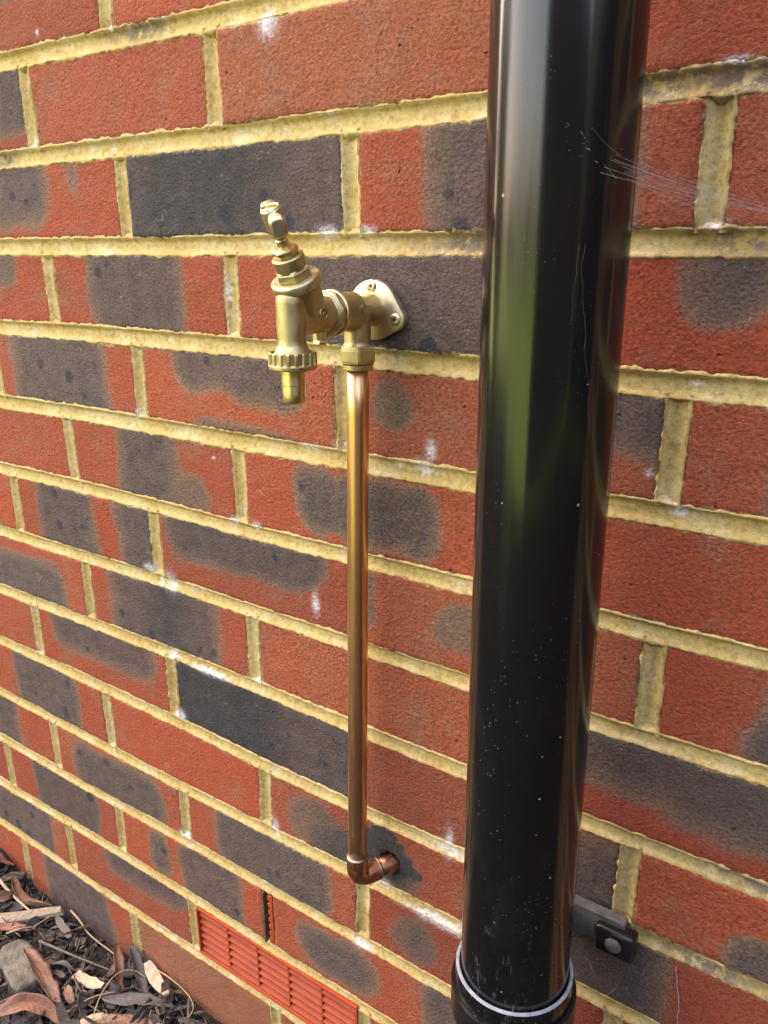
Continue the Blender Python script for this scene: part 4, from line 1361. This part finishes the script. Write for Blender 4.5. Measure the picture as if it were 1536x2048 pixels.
# ------------------------------------------------------------------ unseen garden and added dark screens, mirrored in the pipe's gloss
fence = empty('added_fence', (2.4, -2.45, 0), 'added unseen dark boarded fence opposite the wall, darkening the pipe gloss', 'fence')  # added out of view to keep the right of the gloss dark
for i in range(34):
    bm = bmesh.new()
    box(bm, (30 + i * 122, -2450 + (4 if i % 2 else -4), -ZG + 950), (63, 9, 950), None, 2, 1)
    link('board', bm_mesh('board', bm), FENCE, fence, False)
for x in (80, 1500, 2900, 4100):
    bm = bmesh.new()
    box(bm, (x, -2505, -ZG + 970), (50, 40, 970), None, 3, 1)
    link('post', bm_mesh('post', bm), FENCE, fence, False)
gate = empty('added_gate', (3.6, -1.2, 0), 'added unseen dark boarded gate at the right, blocking low sky from the pipe gloss', 'gate')  # added out of view to block sky reflections and dim the right side
for i in range(18):
    bm = bmesh.new()
    box(bm, (3600 + (3 if i % 2 else -3), -70 - i * 130, -ZG + 1070), (10, 64, 1050), None, 2, 1)
    link('board', bm_mesh('board', bm), FENCE, gate, False)
for z in (300, 900, 1500):
    bm = bmesh.new()
    box(bm, (3630, -1180, -ZG + z), (14, 1150, 60), None, 2, 1)
    link('rail', bm_mesh('rail', bm), FENCE, gate, False)
hv, hf = [], []
rh_ = random.Random(4)
for i in range(5200):
    a = rh_.uniform(0, 1)
    x, y = -16 + 19 * a, -11 + rh_.uniform(-.7, .7)
    z = rh_.random() ** .7 * (1.5 + .25 * math.sin(x * 1.3) + .2 * math.sin(x * 3.1))
    n = Vector((rh_.gauss(0, 1), rh_.gauss(0, 1), rh_.gauss(0, 1))).normalized()
    e1, e2, _ = frame(n)
    s = rh_.uniform(.05, .12)
    b = len(hv)
    c = Vector((x, y, z))
    hv += [c - e1 * s, c + e2 * s * .5, c + e1 * s, c - e2 * s * .5]
    hf.append((b, b + 1, b + 2, b + 3))
hedge = empty('garden_hedge', (-6, -11, 0), 'clipped green hedge along the far side of the lawn', 'hedge')
link('foliage', mesh_from('foliage', hv, hf), HEDGE, hedge, False)

sv, sf = [], []
for i in range(6500):
    th, ph, rr_ = rh_.uniform(0, 6.283), rh_.uniform(-1, 1), rh_.random() ** .4
    lump = 1 + .18 * math.sin(th * 3 + 1) + .15 * math.sin(ph * 5 + th)
    c = Vector((-5.4 + 1.1 * rr_ * lump * math.cos(th) * math.sqrt(1 - ph * ph), -1.35 + 1.2 * rr_ * lump * math.sin(th) * math.sqrt(1 - ph * ph), 1.6 + 1.65 * ph * rr_ * lump))
    n = Vector((rh_.gauss(0, 1), rh_.gauss(0, 1), rh_.gauss(0, 1))).normalized()
    e1, e2, _ = frame(n)
    k = rh_.uniform(.04, .09)
    b = len(sv)
    sv += [c - e1 * k, c + e2 * k * .5, c + e1 * k, c - e2 * k * .5]
    sf.append((b, b + 1, b + 2, b + 3))
shrub = empty('added_shrub', (-5.4, -1.35, 0), 'added unseen tall green shrub at the far left, darkening the edge of the pipe gloss', 'shrub')  # added out of view to narrow the bright band in the gloss
link('foliage', mesh_from('foliage', sv, sf), HEDGE, shrub, False)
bm = bmesh.new()
for k in range(5):
    tube(bm, [(-5400 + 60 * k - 120, -1350 + 40 * (k % 3), -ZG), (-5400 + 140 * k - 280, -1350 + 130 * (k % 3) - 130, -ZG + 1100)], [25, 10], 8)
link('stem', bm_mesh('stem', bm), FENCE, shrub)
